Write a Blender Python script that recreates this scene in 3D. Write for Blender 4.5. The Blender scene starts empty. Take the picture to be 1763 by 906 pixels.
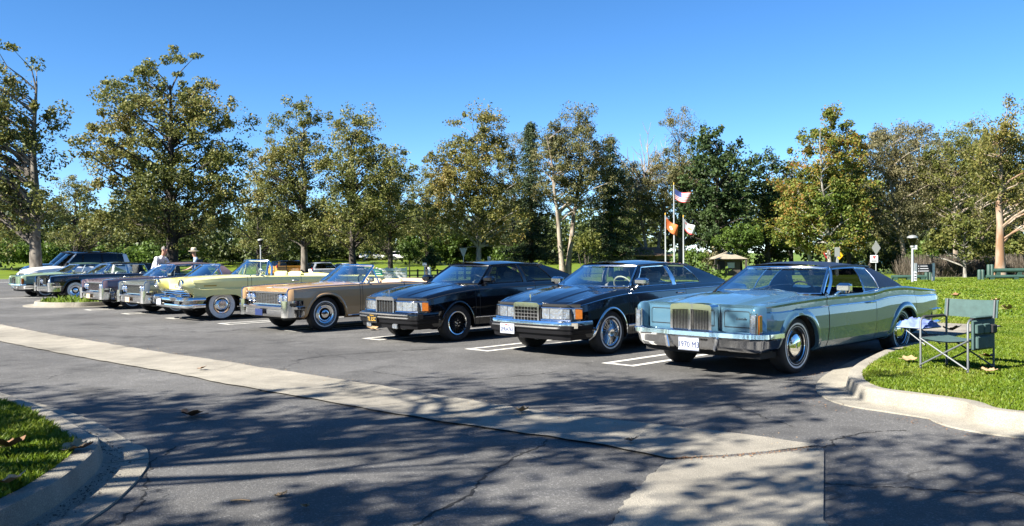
import bpy, math, random
import numpy as np
from mathutils import Vector, Matrix
sc = bpy.context.scene
# ------------------------------------------------------------------ camera, sky, sun, exposure
CAM_H, F_PX, YH, ROLL = 1.47, 1453.0, 441.4, 0.0084
cam = bpy.data.cameras.new('camera'); cam_o = bpy.data.objects.new('camera', cam); sc.collection.objects.link(cam_o)
cam.sensor_width = 36.0; cam.lens = 36.0 * F_PX / 1763.0; cam.clip_start = 0.05; cam.clip_end = 3000
pitch = math.atan((453.0 - YH) / F_PX)
cam_o.matrix_world = Matrix.Translation((0, 0, CAM_H)) @ Matrix.Rotation(math.pi/2 - pitch, 4, 'X') @ Matrix.Rotation(-ROLL, 4, 'Z')
sc.camera = cam_o
SUN_EL = math.radians(38); SUN_DIR = Vector((-0.84, -0.54, 0)).normalized()      # towards the sun, in plan
world = bpy.data.worlds.new('World'); sc.world = world; world.use_nodes = True
wn = world.node_tree.nodes; wl = world.node_tree.links
sky = wn.new('ShaderNodeTexSky'); sky.sky_type = 'NISHITA'; sky.sun_disc = False
sky.sun_elevation = SUN_EL; sky.sun_rotation = math.atan2(SUN_DIR.x, SUN_DIR.y)
sky.air_density = 0.6; sky.dust_density = 0.0; sky.ozone_density = 3.0; sky.altitude = 0
hs = wn.new('ShaderNodeHueSaturation'); hs.inputs['Saturation'].default_value = 1.22; wl.new(sky.outputs[0], hs.inputs['Color'])
wl.new(hs.outputs[0], wn['Background'].inputs[0]); wn['Background'].inputs[1].default_value = 0.062
sun = bpy.data.lights.new('sun', 'SUN'); sun.energy = 5.0; sun.angle = math.radians(0.53); sun.color = (1.0, 0.94, 0.84)
sun_o = bpy.data.objects.new('sun', sun); sc.collection.objects.link(sun_o)
sd = Vector((SUN_DIR.x*math.cos(SUN_EL), SUN_DIR.y*math.cos(SUN_EL), math.sin(SUN_EL)))
sun_o.rotation_euler = sd.to_track_quat('Z', 'Y').to_euler(); sun_o.location = sd*50
vs = sc.view_settings; vs.view_transform = 'Standard'; vs.look = 'None'; vs.exposure = 1.95; vs.gamma = 1.0; vs.use_curve_mapping = False
sc.cycles.max_bounces = 8; sc.cycles.transparent_max_bounces = 24; sc.cycles.caustics_reflective = False; sc.cycles.caustics_refractive = False
sc.cycles.use_denoising = True

# ------------------------------------------------------------------ helpers
rng = np.random.default_rng(7)
def gp(px, py, w=0.0):
    """ground point (camera-aligned plan X, Y) under a pixel of the photograph, at height w"""
    yh = YH - ROLL*(px-881.5); Z = F_PX*(CAM_H-w)/(py-yh)
    return ((px-881.5)*Z/F_PX, Z)
def at(px, Y): return (px-881.5)*Y/F_PX
def hz(px, py, Y): return CAM_H - (py-(YH-ROLL*(px-881.5)))*Y/F_PX
BACK = Vector((0.719, 0.695)); ROW = Vector((-0.72, 0.694)); O0 = Vector((2.88, 11.04))
def st(s, t): return (O0.x + s*BACK.x + t*ROW.x, O0.y + s*BACK.y + t*ROW.y)

def link(o, parent=None):
    sc.collection.objects.link(o)
    if parent is not None: o.parent = parent
    return o
def tag(o, label=None, cat=None, group=None, kind=None):
    for k, v in (('label', label), ('category', cat), ('group', group), ('kind', kind)):
        if v: o[k] = v
    return o
def empty(name, loc=(0,0,0), rz=0.0, label=None, cat=None, group=None):
    o = bpy.data.objects.new(name, None); o.empty_display_size = 0.3
    o.location = loc; o.rotation_euler = (0,0,rz); link(o); return tag(o, label, cat, group)
def copy_tree(o, parent=None):
    c = o.copy(); sc.collection.objects.link(c); c.parent = parent
    for ch in list(o.children): copy_tree(ch, c)
    return c

class MB:
    def __init__(s): s.v = []; s.f = []; s.m = []
    def add(s, V, F, m=0):
        b = len(s.v); s.v += [tuple(p) for p in V]; s.f += [tuple(i+b for i in f) for f in F]; s.m += [m]*len(F); return s
    def box(s, c, d, rz=0.0, ry=0.0, rx=0.0, m=0, taper=1.0, bev=0.0):
        x,y,z = d[0]/2, d[1]/2, d[2]/2
        M = Matrix.Translation(c) @ Matrix.Rotation(rz,4,'Z') @ Matrix.Rotation(ry,4,'Y') @ Matrix.Rotation(rx,4,'X')
        if bev:
            b = min(bev, x*.9, y*.9, z*.9); V = []; 
            rings = [(-z, b, b), (-z+b, 0, 0), (z-b, 0, 0), (z, b, b)]
            for zz, bx, by in rings:
                X, Y = x-bx, y-by; c2 = b*.6 if not bx else b*.4
                for p in ((X,Y-c2),(X-c2,Y),(-X+c2,Y),(-X,Y-c2),(-X,-Y+c2),(-X+c2,-Y),(X-c2,-Y),(X,-Y+c2)): V.append(M @ Vector((p[0],p[1],zz)))
            F = [tuple(range(7,-1,-1)), tuple(range(24,32))]
            for r in range(3):
                for k in range(8): F.append((r*8+k, r*8+(k+1)%8, (r+1)*8+(k+1)%8, (r+1)*8+k))
            return s.add(V, F, m)
        t = taper
        P = [(-x,-y,-z),(x,-y,-z),(x,y,-z),(-x,y,-z),(-x*t,-y*t,z),(x*t,-y*t,z),(x*t,y*t,z),(-x*t,y*t,z)]
        return s.add([M @ Vector(p) for p in P], [(0,3,2,1),(4,5,6,7),(0,1,5,4),(1,2,6,5),(2,3,7,6),(3,0,4,7)], m)
    def tube(s, path, r, n=8, m=0, cap=True, closed=False):
        P = [Vector(p) for p in path]; k = len(P); R = r if hasattr(r,'__len__') else [r]*k
        V = []; prev = None
        for i in range(k):
            a = P[i-1] if (i or closed) else P[0]; b = P[(i+1)%k] if (i < k-1 or closed) else P[-1]
            t = (b-a).normalized() if (b-a).length > 1e-9 else Vector((0,0,1))
            if prev is None:
                up = Vector((0,0,1)) if abs(t.z) < .9 else Vector((1,0,0)); u = t.cross(up).normalized()
            else:
                u = prev - t*prev.dot(t); u = u.normalized() if u.length > 1e-6 else t.orthogonal().normalized()
            prev = u; w = t.cross(u)
            for j in range(n):
                an = 2*math.pi*j/n; V.append(P[i] + (u*math.cos(an) + w*math.sin(an))*R[i])
        F = []
        for i in range(k if closed else k-1):
            i2 = (i+1)%k
            for j in range(n): F.append((i*n+j, i*n+(j+1)%n, i2*n+(j+1)%n, i2*n+j))
        if cap and not closed: F += [tuple(range(n-1,-1,-1)), tuple(range((k-1)*n, k*n))]
        return s.add(V, F, m)
    def lathe(s, prof, c=(0,0,0), axis='Y', n=32, m=0):
        """prof: (radius, along axis)"""
        V = []; F = []; k = len(prof)
        for r, h in prof:
            for j in range(n):
                a = 2*math.pi*j/n; ca, sa = r*math.cos(a), r*math.sin(a)
                V.append({'Y': (c[0]+ca, c[1]+h, c[2]+sa), 'Z': (c[0]+ca, c[1]+sa, c[2]+h), 'X': (c[0]+h, c[1]+ca, c[2]+sa)}[axis])
        for i in range(k-1):
            for j in range(n): F.append((i*n+j, i*n+(j+1)%n, (i+1)*n+(j+1)%n, (i+1)*n+j))
        return s.add(V, F, m)
    def grid(s, P, m=0, flip=False):
        a, b = len(P), len(P[0]); V = [p for row in P for p in row]; F = []
        for i in range(a-1):
            for j in range(b-1):
                q = (i*b+j, i*b+j+1, (i+1)*b+j+1, (i+1)*b+j); F.append(q[::-1] if flip else q)
        return s.add(V, F, m)
    def prism(s, poly, d, m=0):
        """poly: 3-d outline, extruded by vector d"""
        n = len(poly); D = Vector(d); V = [Vector(p) for p in poly] + [Vector(p)+D for p in poly]
        F = [tuple(range(n-1,-1,-1)), tuple(range(n,2*n))] + [(i,(i+1)%n,n+(i+1)%n,n+i) for i in range(n)]
        return s.add(V, F, m)
    def sweep(s, path, prof, m=0, up=False, closed=False):
        """path: plan (x,y) points; prof: (outwards, z) points, outwards is to the right of the path"""
        k = len(path); rows = []
        for i in range(k):
            a = Vector(path[i-1] if (i or closed) else path[0]); b = Vector(path[(i+1)%k] if (i < k-1 or closed) else path[-1]); t = (b-a).normalized(); n = Vector((t.y,-t.x))
            p = Vector(path[i])
            sc_ = 1.0
            if 0 < i < k-1:
                t1 = (Vector(path[i])-Vector(path[i-1])).normalized(); sc_ = 1/max(.5, t1.dot(t))
            rows.append([(p.x+n.x*o*sc_, p.y+n.y*o*sc_, z) for o, z in prof])
        if closed: rows.append(rows[0])
        return s.grid(rows, m)
    def build(s, name, mats, parent=None, smooth=35, loc=None):
        me = bpy.data.meshes.new(name); me.from_pydata(s.v, [], s.f)
        for mt in (mats if isinstance(mats,(list,tuple)) else [mats]): me.materials.append(mt)
        if any(s.m): me.polygons.foreach_set('material_index', s.m)
        if smooth:
            me.polygons.foreach_set('use_smooth', [True]*len(me.polygons)); me.set_sharp_from_angle(angle=math.radians(smooth))
        me.update(); o = bpy.data.objects.new(name, me); link(o, parent)
        if loc: o.location = loc
        return o

def ring_path(pts, n=24):
    """smooth (Catmull-Rom) resampling of plan points"""
    P = [Vector(p) for p in pts]; out = []
    for i in range(len(P)-1):
        p0 = P[max(i-1,0)]; p1 = P[i]; p2 = P[i+1]; p3 = P[min(i+2,len(P)-1)]
        for k in range(n):
            t = k/n; out.append(.5*((2*p1)+(p2-p0)*t+(2*p0-5*p1+4*p2-p3)*t*t+(-p0+3*p1-3*p2+p3)*t**3))
    out.append(P[-1]); return [tuple(p) for p in out]
def offset(path, d):
    k = len(path); out = []
    for i in range(k):
        a = Vector(path[max(i-1,0)]); b = Vector(path[min(i+1,k-1)]); t = (b-a).normalized(); out.append((path[i][0]+t.y*d, path[i][1]-t.x*d))
    return out
def pchip(tab, x):
    X = [p[0] for p in tab]; Y = [p[1] for p in tab]
    if len(X) == 1 or x <= X[0]: return Y[0]
    if x >= X[-1]: return Y[-1]
    h = [X[i+1]-X[i] for i in range(len(X)-1)]; d = [(Y[i+1]-Y[i])/h[i] for i in range(len(h))]
    i = max(k for k in range(len(h)) if X[k] <= x)
    def sl(k):
        if k == 0: return d[0]
        if k == len(X)-1: return d[-1]
        return 0 if d[k-1]*d[k] <= 0 else 2*d[k-1]*d[k]/(d[k-1]+d[k])
    t = (x-X[i])/h[i]; m0, m1 = sl(i)*h[i], sl(i+1)*h[i]
    return (2*t**3-3*t*t+1)*Y[i] + (t**3-2*t*t+t)*m0 + (-2*t**3+3*t*t)*Y[i+1] + (t**3-t*t)*m1

# ------------------------------------------------------------------ materials
def new_mat(name):
    m = bpy.data.materials.new(name); m.use_nodes = True; return m, m.node_tree.nodes, m.node_tree.links, m.node_tree.nodes['Principled BSDF']
def pmat(name, col, rough=.5, metal=0.0, coat=0.0, var=0.0, scale=6.0, bump=0.0, spec=.5, emit=0):
    m, n, l, b = new_mat(name)
    b.inputs['Base Color'].default_value = (*col,1); b.inputs['Roughness'].default_value = rough; b.inputs['Metallic'].default_value = metal
    b.inputs['Coat Weight'].default_value = coat; b.inputs['Coat Roughness'].default_value = .04; b.inputs['Specular IOR Level'].default_value = spec
    if var or bump:
        tc = n.new('ShaderNodeTexCoord'); t = n.new('ShaderNodeTexNoise'); t.inputs['Scale'].default_value = scale; t.inputs['Detail'].default_value = 6
        l.new(tc.outputs['Object'], t.inputs['Vector'])
        if var:
            r = n.new('ShaderNodeMapRange'); r.inputs[1].default_value=.3; r.inputs[2].default_value=.7; r.inputs[3].default_value=1-var; r.inputs[4].default_value=1+var
            l.new(t.outputs[0], r.inputs[0]); x = n.new('ShaderNodeVectorMath'); x.operation='SCALE'; x.inputs[0].default_value=col
            l.new(r.outputs[0], x.inputs['Scale']); l.new(x.outputs[0], b.inputs['Base Color'])
        if bump:
            bp = n.new('ShaderNodeBump'); bp.inputs['Strength'].default_value=bump; bp.inputs['Distance'].default_value=.02; l.new(t.outputs[0], bp.inputs['Height']); l.new(bp.outputs[0], b.inputs['Normal'])
    return m
def paint(name, col, metal=0.0, rough=.3):
    """car paint: pigment with a touch of road dust in the roughness, under a clear coat"""
    m = pmat(name, col, rough, metal, 1.0, 0.04, 3.0); n = m.node_tree.nodes; l = m.node_tree.links; b = n['Principled BSDF']
    tc = n.new('ShaderNodeTexCoord'); t = n.new('ShaderNodeTexNoise'); t.inputs['Scale'].default_value = 2.2; t.inputs['Detail'].default_value = 5
    l.new(tc.outputs['Object'], t.inputs['Vector']); r = n.new('ShaderNodeMapRange'); r.inputs[3].default_value=.005; r.inputs[4].default_value=.05
    l.new(t.outputs[0], r.inputs[0]); l.new(r.outputs[0], b.inputs['Coat Roughness'])
    w = n.new('ShaderNodeBump'); w.inputs['Strength'].default_value=.06; w.inputs['Distance'].default_value=.05; l.new(t.outputs[0], w.inputs['Height']); l.new(w.outputs[0], b.inputs['Coat Normal'])
    return m
def glass_mat(name, tint=(.82,.9,.88), refl=1.0, k=1.0):
    m, n, l, b = new_mat(name); n.remove(b); out = n['Material Output']
    tr = n.new('ShaderNodeBsdfTransparent'); tr.inputs[0].default_value=(*tint,1); gl = n.new('ShaderNodeBsdfGlossy'); gl.inputs['Roughness'].default_value=.02; gl.inputs[0].default_value=(refl,refl,refl,1)
    ge = n.new('ShaderNodeNewGeometry'); dt = n.new('ShaderNodeVectorMath'); dt.operation='DOT_PRODUCT'; l.new(ge.outputs['Normal'], dt.inputs[0]); l.new(ge.outputs['Incoming'], dt.inputs[1])
    ab = n.new('ShaderNodeMath'); ab.operation='ABSOLUTE'; l.new(dt.outputs['Value'], ab.inputs[0]); iv = n.new('ShaderNodeMath'); iv.operation='SUBTRACT'; iv.inputs[0].default_value=1; l.new(ab.outputs[0], iv.inputs[1])
    fr = n.new('ShaderNodeMath'); fr.operation='POWER'; fr.inputs[1].default_value=4; l.new(iv.outputs[0], fr.inputs[0]); mu = n.new('ShaderNodeMath'); mu.operation='MULTIPLY_ADD'; mu.use_clamp=True; mu.inputs[1].default_value=.95*k; mu.inputs[2].default_value=.045*k
    l.new(fr.outputs[0], mu.inputs[0]); mx = n.new('ShaderNodeMixShader'); l.new(mu.outputs[0], mx.inputs[0]); l.new(tr.outputs[0], mx.inputs[1]); l.new(gl.outputs[0], mx.inputs[2]); l.new(mx.outputs[0], out.inputs[0])
    return m
M = {}
M['chrome'] = pmat('chrome', (.78,.79,.8), .09, 1.0, var=.06, scale=4, bump=.03)
M['chrome_dull'] = pmat('chrome_dull', (.55,.56,.57), .25, 1.0)
M['rubber'] = pmat('rubber', (.014,.014,.015), .75, var=.3, scale=20)
M['white_rubber'] = pmat('white_rubber', (.75,.73,.68), .6, var=.08, scale=15)
M['black'] = pmat('black_trim', (.005,.005,.006), .45, spec=.2)
M['under'] = pmat('underbody_black', (.01,.01,.01), .9)
M['glass'] = glass_mat('window_glass')
M['glass_screen'] = glass_mat('windscreen_glass', (.72,.82,.8), 1.0, 3.2)
M['glass_dark'] = glass_mat('tinted_glass', (.10,.11,.12))
M['lamp'] = pmat('headlamp_lens', (.5,.52,.55), .16, .85, 1.0, var=.25, scale=22, bump=.6)
M['amber'] = pmat('amber_lens', (.42,.12,.01), .15, 0, 1.0, var=.15, scale=40)
M['red_lens'] = pmat('red_lens', (.4,.01,.01), .15, 0, 1.0)
M['plate_white'] = pmat('plate_white', (.30,.32,.36), .5)
M['plate_blue'] = pmat('plate_blue', (.012,.022,.085), .4)
M['plate_black'] = pmat('plate_black', (.01,.01,.01), .4)
M['gold'] = pmat('plate_gold', (.5,.3,.04), .5)
M['silver_galv'] = pmat('galvanised_metal', (.5,.52,.52), .4, .8, var=.1, scale=30)

def asphalt_mat(name, base, crack=True, sp=2.1):
    m, n, l, b = new_mat(name); b.inputs['Roughness'].default_value = .82; b.inputs['Specular IOR Level'].default_value=.35
    tc = n.new('ShaderNodeTexCoord')
    def noise(s, d=4, r=.55):
        t = n.new('ShaderNodeTexNoise'); t.inputs['Scale'].default_value=s; t.inputs['Detail'].default_value=d; t.inputs['Roughness'].default_value=r; l.new(tc.outputs['Object'], t.inputs['Vector']); return t
    def rng_(src, a, b_, c, d):
        r = n.new('ShaderNodeMapRange'); r.inputs[1].default_value=a; r.inputs[2].default_value=b_; r.inputs[3].default_value=c; r.inputs[4].default_value=d; l.new(src, r.inputs[0]); return r.outputs[0]
    def mul(a, b_, op='MULTIPLY'):
        x = n.new('ShaderNodeMath'); x.operation=op
        for i, q in enumerate((a,b_)):
            if isinstance(q,(int,float)): x.inputs[i].default_value=q
            else: l.new(q, x.inputs[i])
        return x.outputs[0]
    big = noise(.35, 5); mid = noise(3.0, 5); fine = noise(160, 2, .7); vo = n.new('ShaderNodeTexVoronoi'); vo.inputs['Scale'].default_value=95; l.new(tc.outputs['Object'], vo.inputs['Vector'])
    v = mul(mul(rng_(big.outputs[0], .3,.7,.62,1.32), rng_(mid.outputs[0],.3,.7,.85,1.15)), rng_(fine.outputs[0],.3,.7,.6,1.4))
    vc = n.new('ShaderNodeSeparateColor'); l.new(vo.outputs['Color'], vc.inputs[0])
    v = mul(v, rng_(vc.outputs[0], .82, 1.0, 1.0, sp))
    oil = noise(.9, 3); v = mul(v, rng_(oil.outputs[0], .58,.72,1.0,.55))
    if crack:
        ds = noise(1.3, 5); cv = n.new('ShaderNodeTexVoronoi'); cv.feature='DISTANCE_TO_EDGE'; cv.inputs['Scale'].default_value=.42
        mv = n.new('ShaderNodeVectorMath'); mv.operation='MULTIPLY_ADD'; mv.inputs[1].default_value=(1.1,1.1,0); l.new(ds.outputs['Color'], mv.inputs[0]); l.new(tc.outputs['Object'], mv.inputs[2]); l.new(mv.outputs[0], cv.inputs['Vector'])
        mk_ = noise(.22, 2); line = rng_(cv.outputs[0], .0, .006, .0, 1.0); msk = rng_(mk_.outputs[0], .47,.55,0,1); 
        inv = mul(1.0, line, 'SUBTRACT'); cr = mul(inv, msk); v = mul(v, rng_(cr, 0, 1, 1, .3))
    vm = n.new('ShaderNodeVectorMath'); vm.operation='SCALE'; vm.inputs[0].default_value=base; l.new(v, vm.inputs['Scale']); l.new(vm.outputs[0], b.inputs['Base Color'])
    bp = n.new('ShaderNodeBump'); bp.inputs['Strength'].default_value=.55; bp.inputs['Distance'].default_value=.006; l.new(vo.outputs[0], bp.inputs['Height'])
    bp2 = n.new('ShaderNodeBump'); bp2.inputs['Strength'].default_value=.25; bp2.inputs['Distance'].default_value=.05; l.new(mid.outputs[0], bp2.inputs['Height']); l.new(bp.outputs[0], bp2.inputs['Normal']); l.new(bp2.outputs[0], b.inputs['Normal'])
    return m
M['asphalt'] = asphalt_mat('asphalt', (.074,.0725,.07))
M['concrete'] = asphalt_mat('concrete', (.215,.198,.162), False, 1.25)
M['kerb'] = asphalt_mat('kerb_concrete', (.20,.185,.152), False, 1.25)
M['line'] = pmat('line_paint', (.5,.49,.45), .7, var=.22, scale=9)
M['grass_ground'] = pmat('lawn_soil', (.075,.105,.010), .95, var=.35, scale=.6, bump=.3)
def leafy(name, cols, transl=.35, var_scale=.5):
    """foliage: one random tint per leaf, warmer and cooler patches across the plant, some light through the leaf"""
    m, n, l, b = new_mat(name); out = n['Material Output']; b.inputs['Roughness'].default_value=.55; b.inputs['Specular IOR Level'].default_value=.3
    g = n.new('ShaderNodeNewGeometry'); tc = n.new('ShaderNodeTexCoord'); t = n.new('ShaderNodeTexNoise'); t.inputs['Scale'].default_value=var_scale; t.inputs['Detail'].default_value=3; l.new(tc.outputs['Object'], t.inputs['Vector'])
    a = n.new('ShaderNodeMath'); a.operation='MULTIPLY_ADD'; a.inputs[1].default_value=.55; l.new(g.outputs['Random Per Island'], a.inputs[0])
    c = n.new('ShaderNodeMath'); c.operation='MULTIPLY_ADD'; c.inputs[1].default_value=1.5; c.inputs[2].default_value=-.52; l.new(t.outputs[0], c.inputs[0]); l.new(c.outputs[0], a.inputs[2])
    r = n.new('ShaderNodeValToRGB'); e = r.color_ramp.elements
    while len(e) < len(cols): e.new(.5)
    for i, cc in enumerate(cols): e[i].position = i/(len(cols)-1)*.9+.05; e[i].color = (*cc,1)
    l.new(a.outputs[0], r.inputs[0]); l.new(r.outputs[0], b.inputs['Base Color'])
    tl = n.new('ShaderNodeBsdfTranslucent'); l.new(r.outputs[0], tl.inputs[0]); mx = n.new('ShaderNodeMixShader'); mx.inputs[0].default_value=transl; l.new(b.outputs[0], mx.inputs[1]); l.new(tl.outputs[0], mx.inputs[2]); l.new(mx.outputs[0], out.inputs[0])
    return m
M['grass'] = leafy('grass_blades', [(.04,.080,.004),(.085,.140,.006),(.125,.175,.010),(.16,.165,.03)], .3, .8)
M['grass_far'] = leafy('lawn_far', [(.06,.10,.005),(.095,.14,.008),(.125,.16,.014)], .0, .4)
# ================================================================== the setting
from mathutils.geometry import tessellate_polygon
def sstep(a, b, x):
    t = min(1, max(0, (x-a)/(b-a))); return t*t*(3-2*t)
def gh(x, y):
    """height of the open ground"""
    lft = 1 - sstep(30, 46, x)
    base = -.06 + .2*sstep(40, 48, y)*sstep(-14, 4, x)
    dip = -.65*sstep(48, 82, y)*lft
    rise = (2.9*sstep(100, 190, y))*lft + (1.6*sstep(60, 150, y))*(1-lft)
    return base + dip + rise
def sheet(name, poly, z, mat, parent=None):
    V = [Vector((p[0], p[1], z)) for p in poly]; F = [tuple(t) for t in tessellate_polygon([V])]
    F = [f if (V[f[1]]-V[f[0]]).cross(V[f[2]]-V[f[0]]).z > 0 else f[::-1] for f in F]
    return MB().add(V, F).build(name, mat, parent, smooth=0)
def inside(poly, P):
    """numpy point-in-polygon"""
    c = np.zeros(len(P), bool); n = len(poly)
    for i in range(n):
        x1,y1 = poly[i]; x2,y2 = poly[(i+1)%n]
        if y1 == y2: continue
        k = ((y1 > P[:,1]) != (y2 > P[:,1])) & (P[:,0] < (x2-x1)*(P[:,1]-y1)/(y2-y1)+x1); c ^= k
    return c
xs = list(np.concatenate([np.linspace(-900,-90,10), np.linspace(-80,80,55), np.linspace(90,900,10)]))
ys = list(np.concatenate([[-300,-100,-40,0,20,36], np.linspace(40,200,65), [260,400,800,1600]]))
g = MB(); g.grid([[(x, y, gh(x,y)) for x in xs] for y in ys])
ground = tag(g.build('ground', M['grass_far']), kind='structure')
# the car park: one asphalt sheet; a far arm reaches the second row of parked vehicles
lot = tag(sheet('asphalt_car_park', [(-90,-20),(40,-20),(40,38),(-4,44),(-20,46),(-90,46)], 0.0, M['asphalt']), kind='structure')
fm = MB(); fm.grid([[(x, y, gh(x,y)+.03) for x in np.linspace(-85,-13,25)] for y in np.linspace(42,97,40)])
tag(fm.build('far_car_park', M['asphalt']), kind='structure')

# concrete valley gutter: slabs with open joints
up = [gp(*p) for p in ((0,560),(98,579.5),(196,595),(295,611),(393,625),(500,642.5),(619,661),(796,690),(925,711),(1100,731),(1281,751),(1415,770))]
lo = [gp(*p) for p in ((0,589),(98,609),(196,626.6),(295,644),(393,664),(500,683),(636,707),(806,736),(942,755),(1045,771),(1147,792))]
def along(path, n):
    P = np.array(path); d = np.r_[0, np.cumsum(np.hypot(*np.diff(P, axis=0).T))]; q = np.linspace(0, d[-1], n)
    return [(float(np.interp(a, d, P[:,0])), float(np.interp(a, d, P[:,1]))) for a in q]
def ext(path, L):
    a, b = Vector(path[1]), Vector(path[0]); d = (b-a).normalized(); return [tuple(b+d*L)] + path
gut = tag(empty('concrete_gutter', (0,0,0)), kind='structure')
NS = 160; U = along(ext(up, 16), NS); L = along(ext(lo, 16), NS)
jit = lambda: float(rng.normal(0, .012))
U = [(x+jit(), y+jit()) for x, y in U]; L = [(x+jit(), y+jit()) for x, y in L]
cuts = [0, 26, 50, 74, 98, 122, 141, NS-1]
for a, b in zip(cuts[:-1], cuts[1:]):
    m = MB(); rows = []
    for i in range(a, b+1):
        u, v = Vector(U[i]), Vector(L[i]); f = (.004 if i == a else -.004 if i == b else 0)
        rows.append([(*(u.lerp(v, t)), .012-.016*(1-(2*t-1)**2)+.004) for t in (0,.15,.35,.5,.65,.85,1)])
    for k in (0, -1):
        d = (Vector(rows[1][0])-Vector(rows[0][0])).normalized()*.006*(1 if k == 0 else -1); rows[k] = [tuple(Vector(p)+d) for p in rows[k]]
    m.grid(rows, flip=True); m.build('slab', M['concrete'], gut, smooth=60)
low = [gp(*p) for p in ((1147,795),(1126,812),(1100,838),(1078,860),(1048,906))]; low = [low[0]] + along(low, 22)[1:]
low += [(low[-1][0]-.35*k, low[-1][1]-.45*k) for k in (1,2,3,6)]
rt = [gp(1415,906), gp(1417,779.6)]; rt = [(rt[0][0], -2)] + rt
joint = [gp(*p) for p in ((1415,774.5),(1350,781),(1260,789.5),(1155,795))]
poly = [(x+jit(), y+jit()) for x, y in low] + [(rt[0][0]-2.0, -2)] + along(rt, 30) + joint
sheet('slab', poly, .012, M['concrete'], gut)

# kerbed lawns ----------------------------------------------------------------
KP = [(-.16,.128),(-.15,.142),(-.03,.15),(-.008,.145),(0,.13),(.022,.02),(.05,.008),(.33,.013),(.335,-.03)]
def kerb(name, path, prof=KP, joints=3.0):
    """kerb and gutter pan swept round a lawn, in cast lengths with open joints"""
    e = tag(empty(name), kind='structure'); P = along(path, max(12, int(sum((Vector(a)-Vector(b)).length for a, b in zip(path, path[1:]))/.08)))
    n = len(P); k = max(1, round(n*.08/joints)); c = [round(i*(n-1)/k) for i in range(k+1)]
    for a, b in zip(c[:-1], c[1:]):
        q = P[a:b+1]; d0 = (Vector(q[1])-Vector(q[0])).normalized()*.005; q[0] = tuple(Vector(q[0])+d0)
        d1 = (Vector(q[-2])-Vector(q[-1])).normalized()*.005; q[-1] = tuple(Vector(q[-1])+d1)
        m = MB(); m.sweep(q, prof); m.build('kerb_length', M['kerb'], e, smooth=40)
    return e
# right-hand lawn: nose beside the blue car, running off to the right; path walked so that the road lies on its right
rp = [gp(*p) for p in ((1763,743),(1649,718),(1562,704.5),(1500,695),(1470,683),(1459,670),(1466,654),(1492,636),(1532,617))]
rp = [(13,3.6),(9,5.0),(6.2,6.0)] + rp + [st(3.4,-1.08), st(4.7,-1.08)]
rp = ring_path(rp, 10)[::-1]
kerb('kerb_by_lawn', rp)
inner = offset(rp, -.15)
side_a, side_b, side_e = 4.75, 7.2, -1.1
lawn_poly = inner[::-1] + [st(4.9,-1.24), st(side_b,-1.24), st(side_b,26), st(30,30), (-8,47), (60,47), (70,20), (30,3)]
tag(sheet('lawn', lawn_poly, .13, M['grass_ground']), kind='structure')
# left island
lp = [gp(*p) for p in ((39,904),(98,868),(157,817),(167,786))] + [gp(*p, .13) for p in ((150,751),(134,739),(79,707),(8,684))]
lp = [(-2.75,3.0),(-2.72,4.0)] + lp + [(-6.6,9.7),(-9.5,12.4),(-14,16.5)]
lp = ring_path(lp, 8); kerb('kerb_round_island', lp)
isl = offset(lp, -.15) + [(-18,14),(-14,4),(-9,1.5),(-4,2.2)]
tag(sheet('island_lawn', isl, .13, M['grass_ground']), kind='structure')
# small planter between the lilac and the black car
pl = [st(6,22.15), st(.6,22.15), st(-.6,22.45), st(-1.15,23.8), st(-.6,25.2), st(.6,25.5), st(6,25.5)][::-1]
pl = ring_path(pl, 8)[::-1]; kerb('kerb_round_planter', pl[::-1], KP)
tag(sheet('planter_lawn', offset(pl[::-1], -.15), .13, M['grass_ground']), kind='structure')
# footpath along the head of the bays
fp = tag(empty('footpath'), kind='structure'); a = side_e
while a < 25.5:
    m = MB(); P = [st(side_a+.01,a+.006), st(side_b,a+.006), st(side_b,a+1.8-.006), st(side_a+.01,a+1.8-.006)]
    m.prism([(x,y,.0) for x, y in P], (0,0,.142)); m.build('slab', M['concrete'], fp, smooth=0); a += 1.8

# painted bays
for k in range(0, 9):
    t0 = 1.39 + 2.744*k + (0.0 if k < 8 else 8); m = MB()
    def strip(s0, s1, ta, tb): m.add([(*st(s0,ta),.005), (*st(s1,ta),.005), (*st(s1,tb),.005), (*st(s0,tb),.005)], [(0,1,2,3)])
    s0 = -.84
    for i in range(12):
        q0 = s0+.09+i*.42; q1 = min(q0+.42, s0+5.2); strip(q0, q1, t0+.1, t0); strip(q0, q1, t0-.34, t0-.44)
    strip(s0, s0+.09, t0+.1, t0-.44)
    tag(m.build('parking_bay_line', M['line'], smooth=0), kind='structure')
for yy, x0, x1 in ((55.5,-60,-33),(49.5,-44,-31),(46.5,-42,-29)):
    tag(MB().add([(x0,yy,.035),(x1,yy,.035),(x1,yy+.35,.035),(x0,yy+.35,.035)], [(0,1,2,3)]).build('road_line', M['line'], smooth=0), kind='structure')

# long cracks in the asphalt
M['crack'] = pmat('crack_dark', (.012,.012,.012), .95)
def crack(pts, w=.014):
    P = along([gp(*p) for p in pts], 60); n = len(P); J = np.cumsum(rng.normal(0,.012,(n,2)), axis=0); J -= np.linspace(0,1,n)[:,None]*J[-1]
    A = [(p[0]+j[0], p[1]+j[1]) for p, j in zip(P, J)]; B = offset(A, -w)
    ww = [abs(float(q)) for q in rng.normal(1,.45,n)]
    m = MB(); m.grid([[(*a,.003), (a[0]+(b[0]-a[0])*q, a[1]+(b[1]-a[1])*q, .003)] for a, b, q in zip(A, B, ww)], flip=True)
    m.build('crack', M['crack'], lot, smooth=0)
crack(((945,757),(880,800),(800,853),(705,906)), .016)
crack(((1143,798),(1120,822),(1085,862),(1052,905)), .03)
crack(((500,622),(560,612),(640,607),(735,602)), .02)
crack(((1410,835),(1500,842),(1600,850),(1763,856)), .014)
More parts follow.
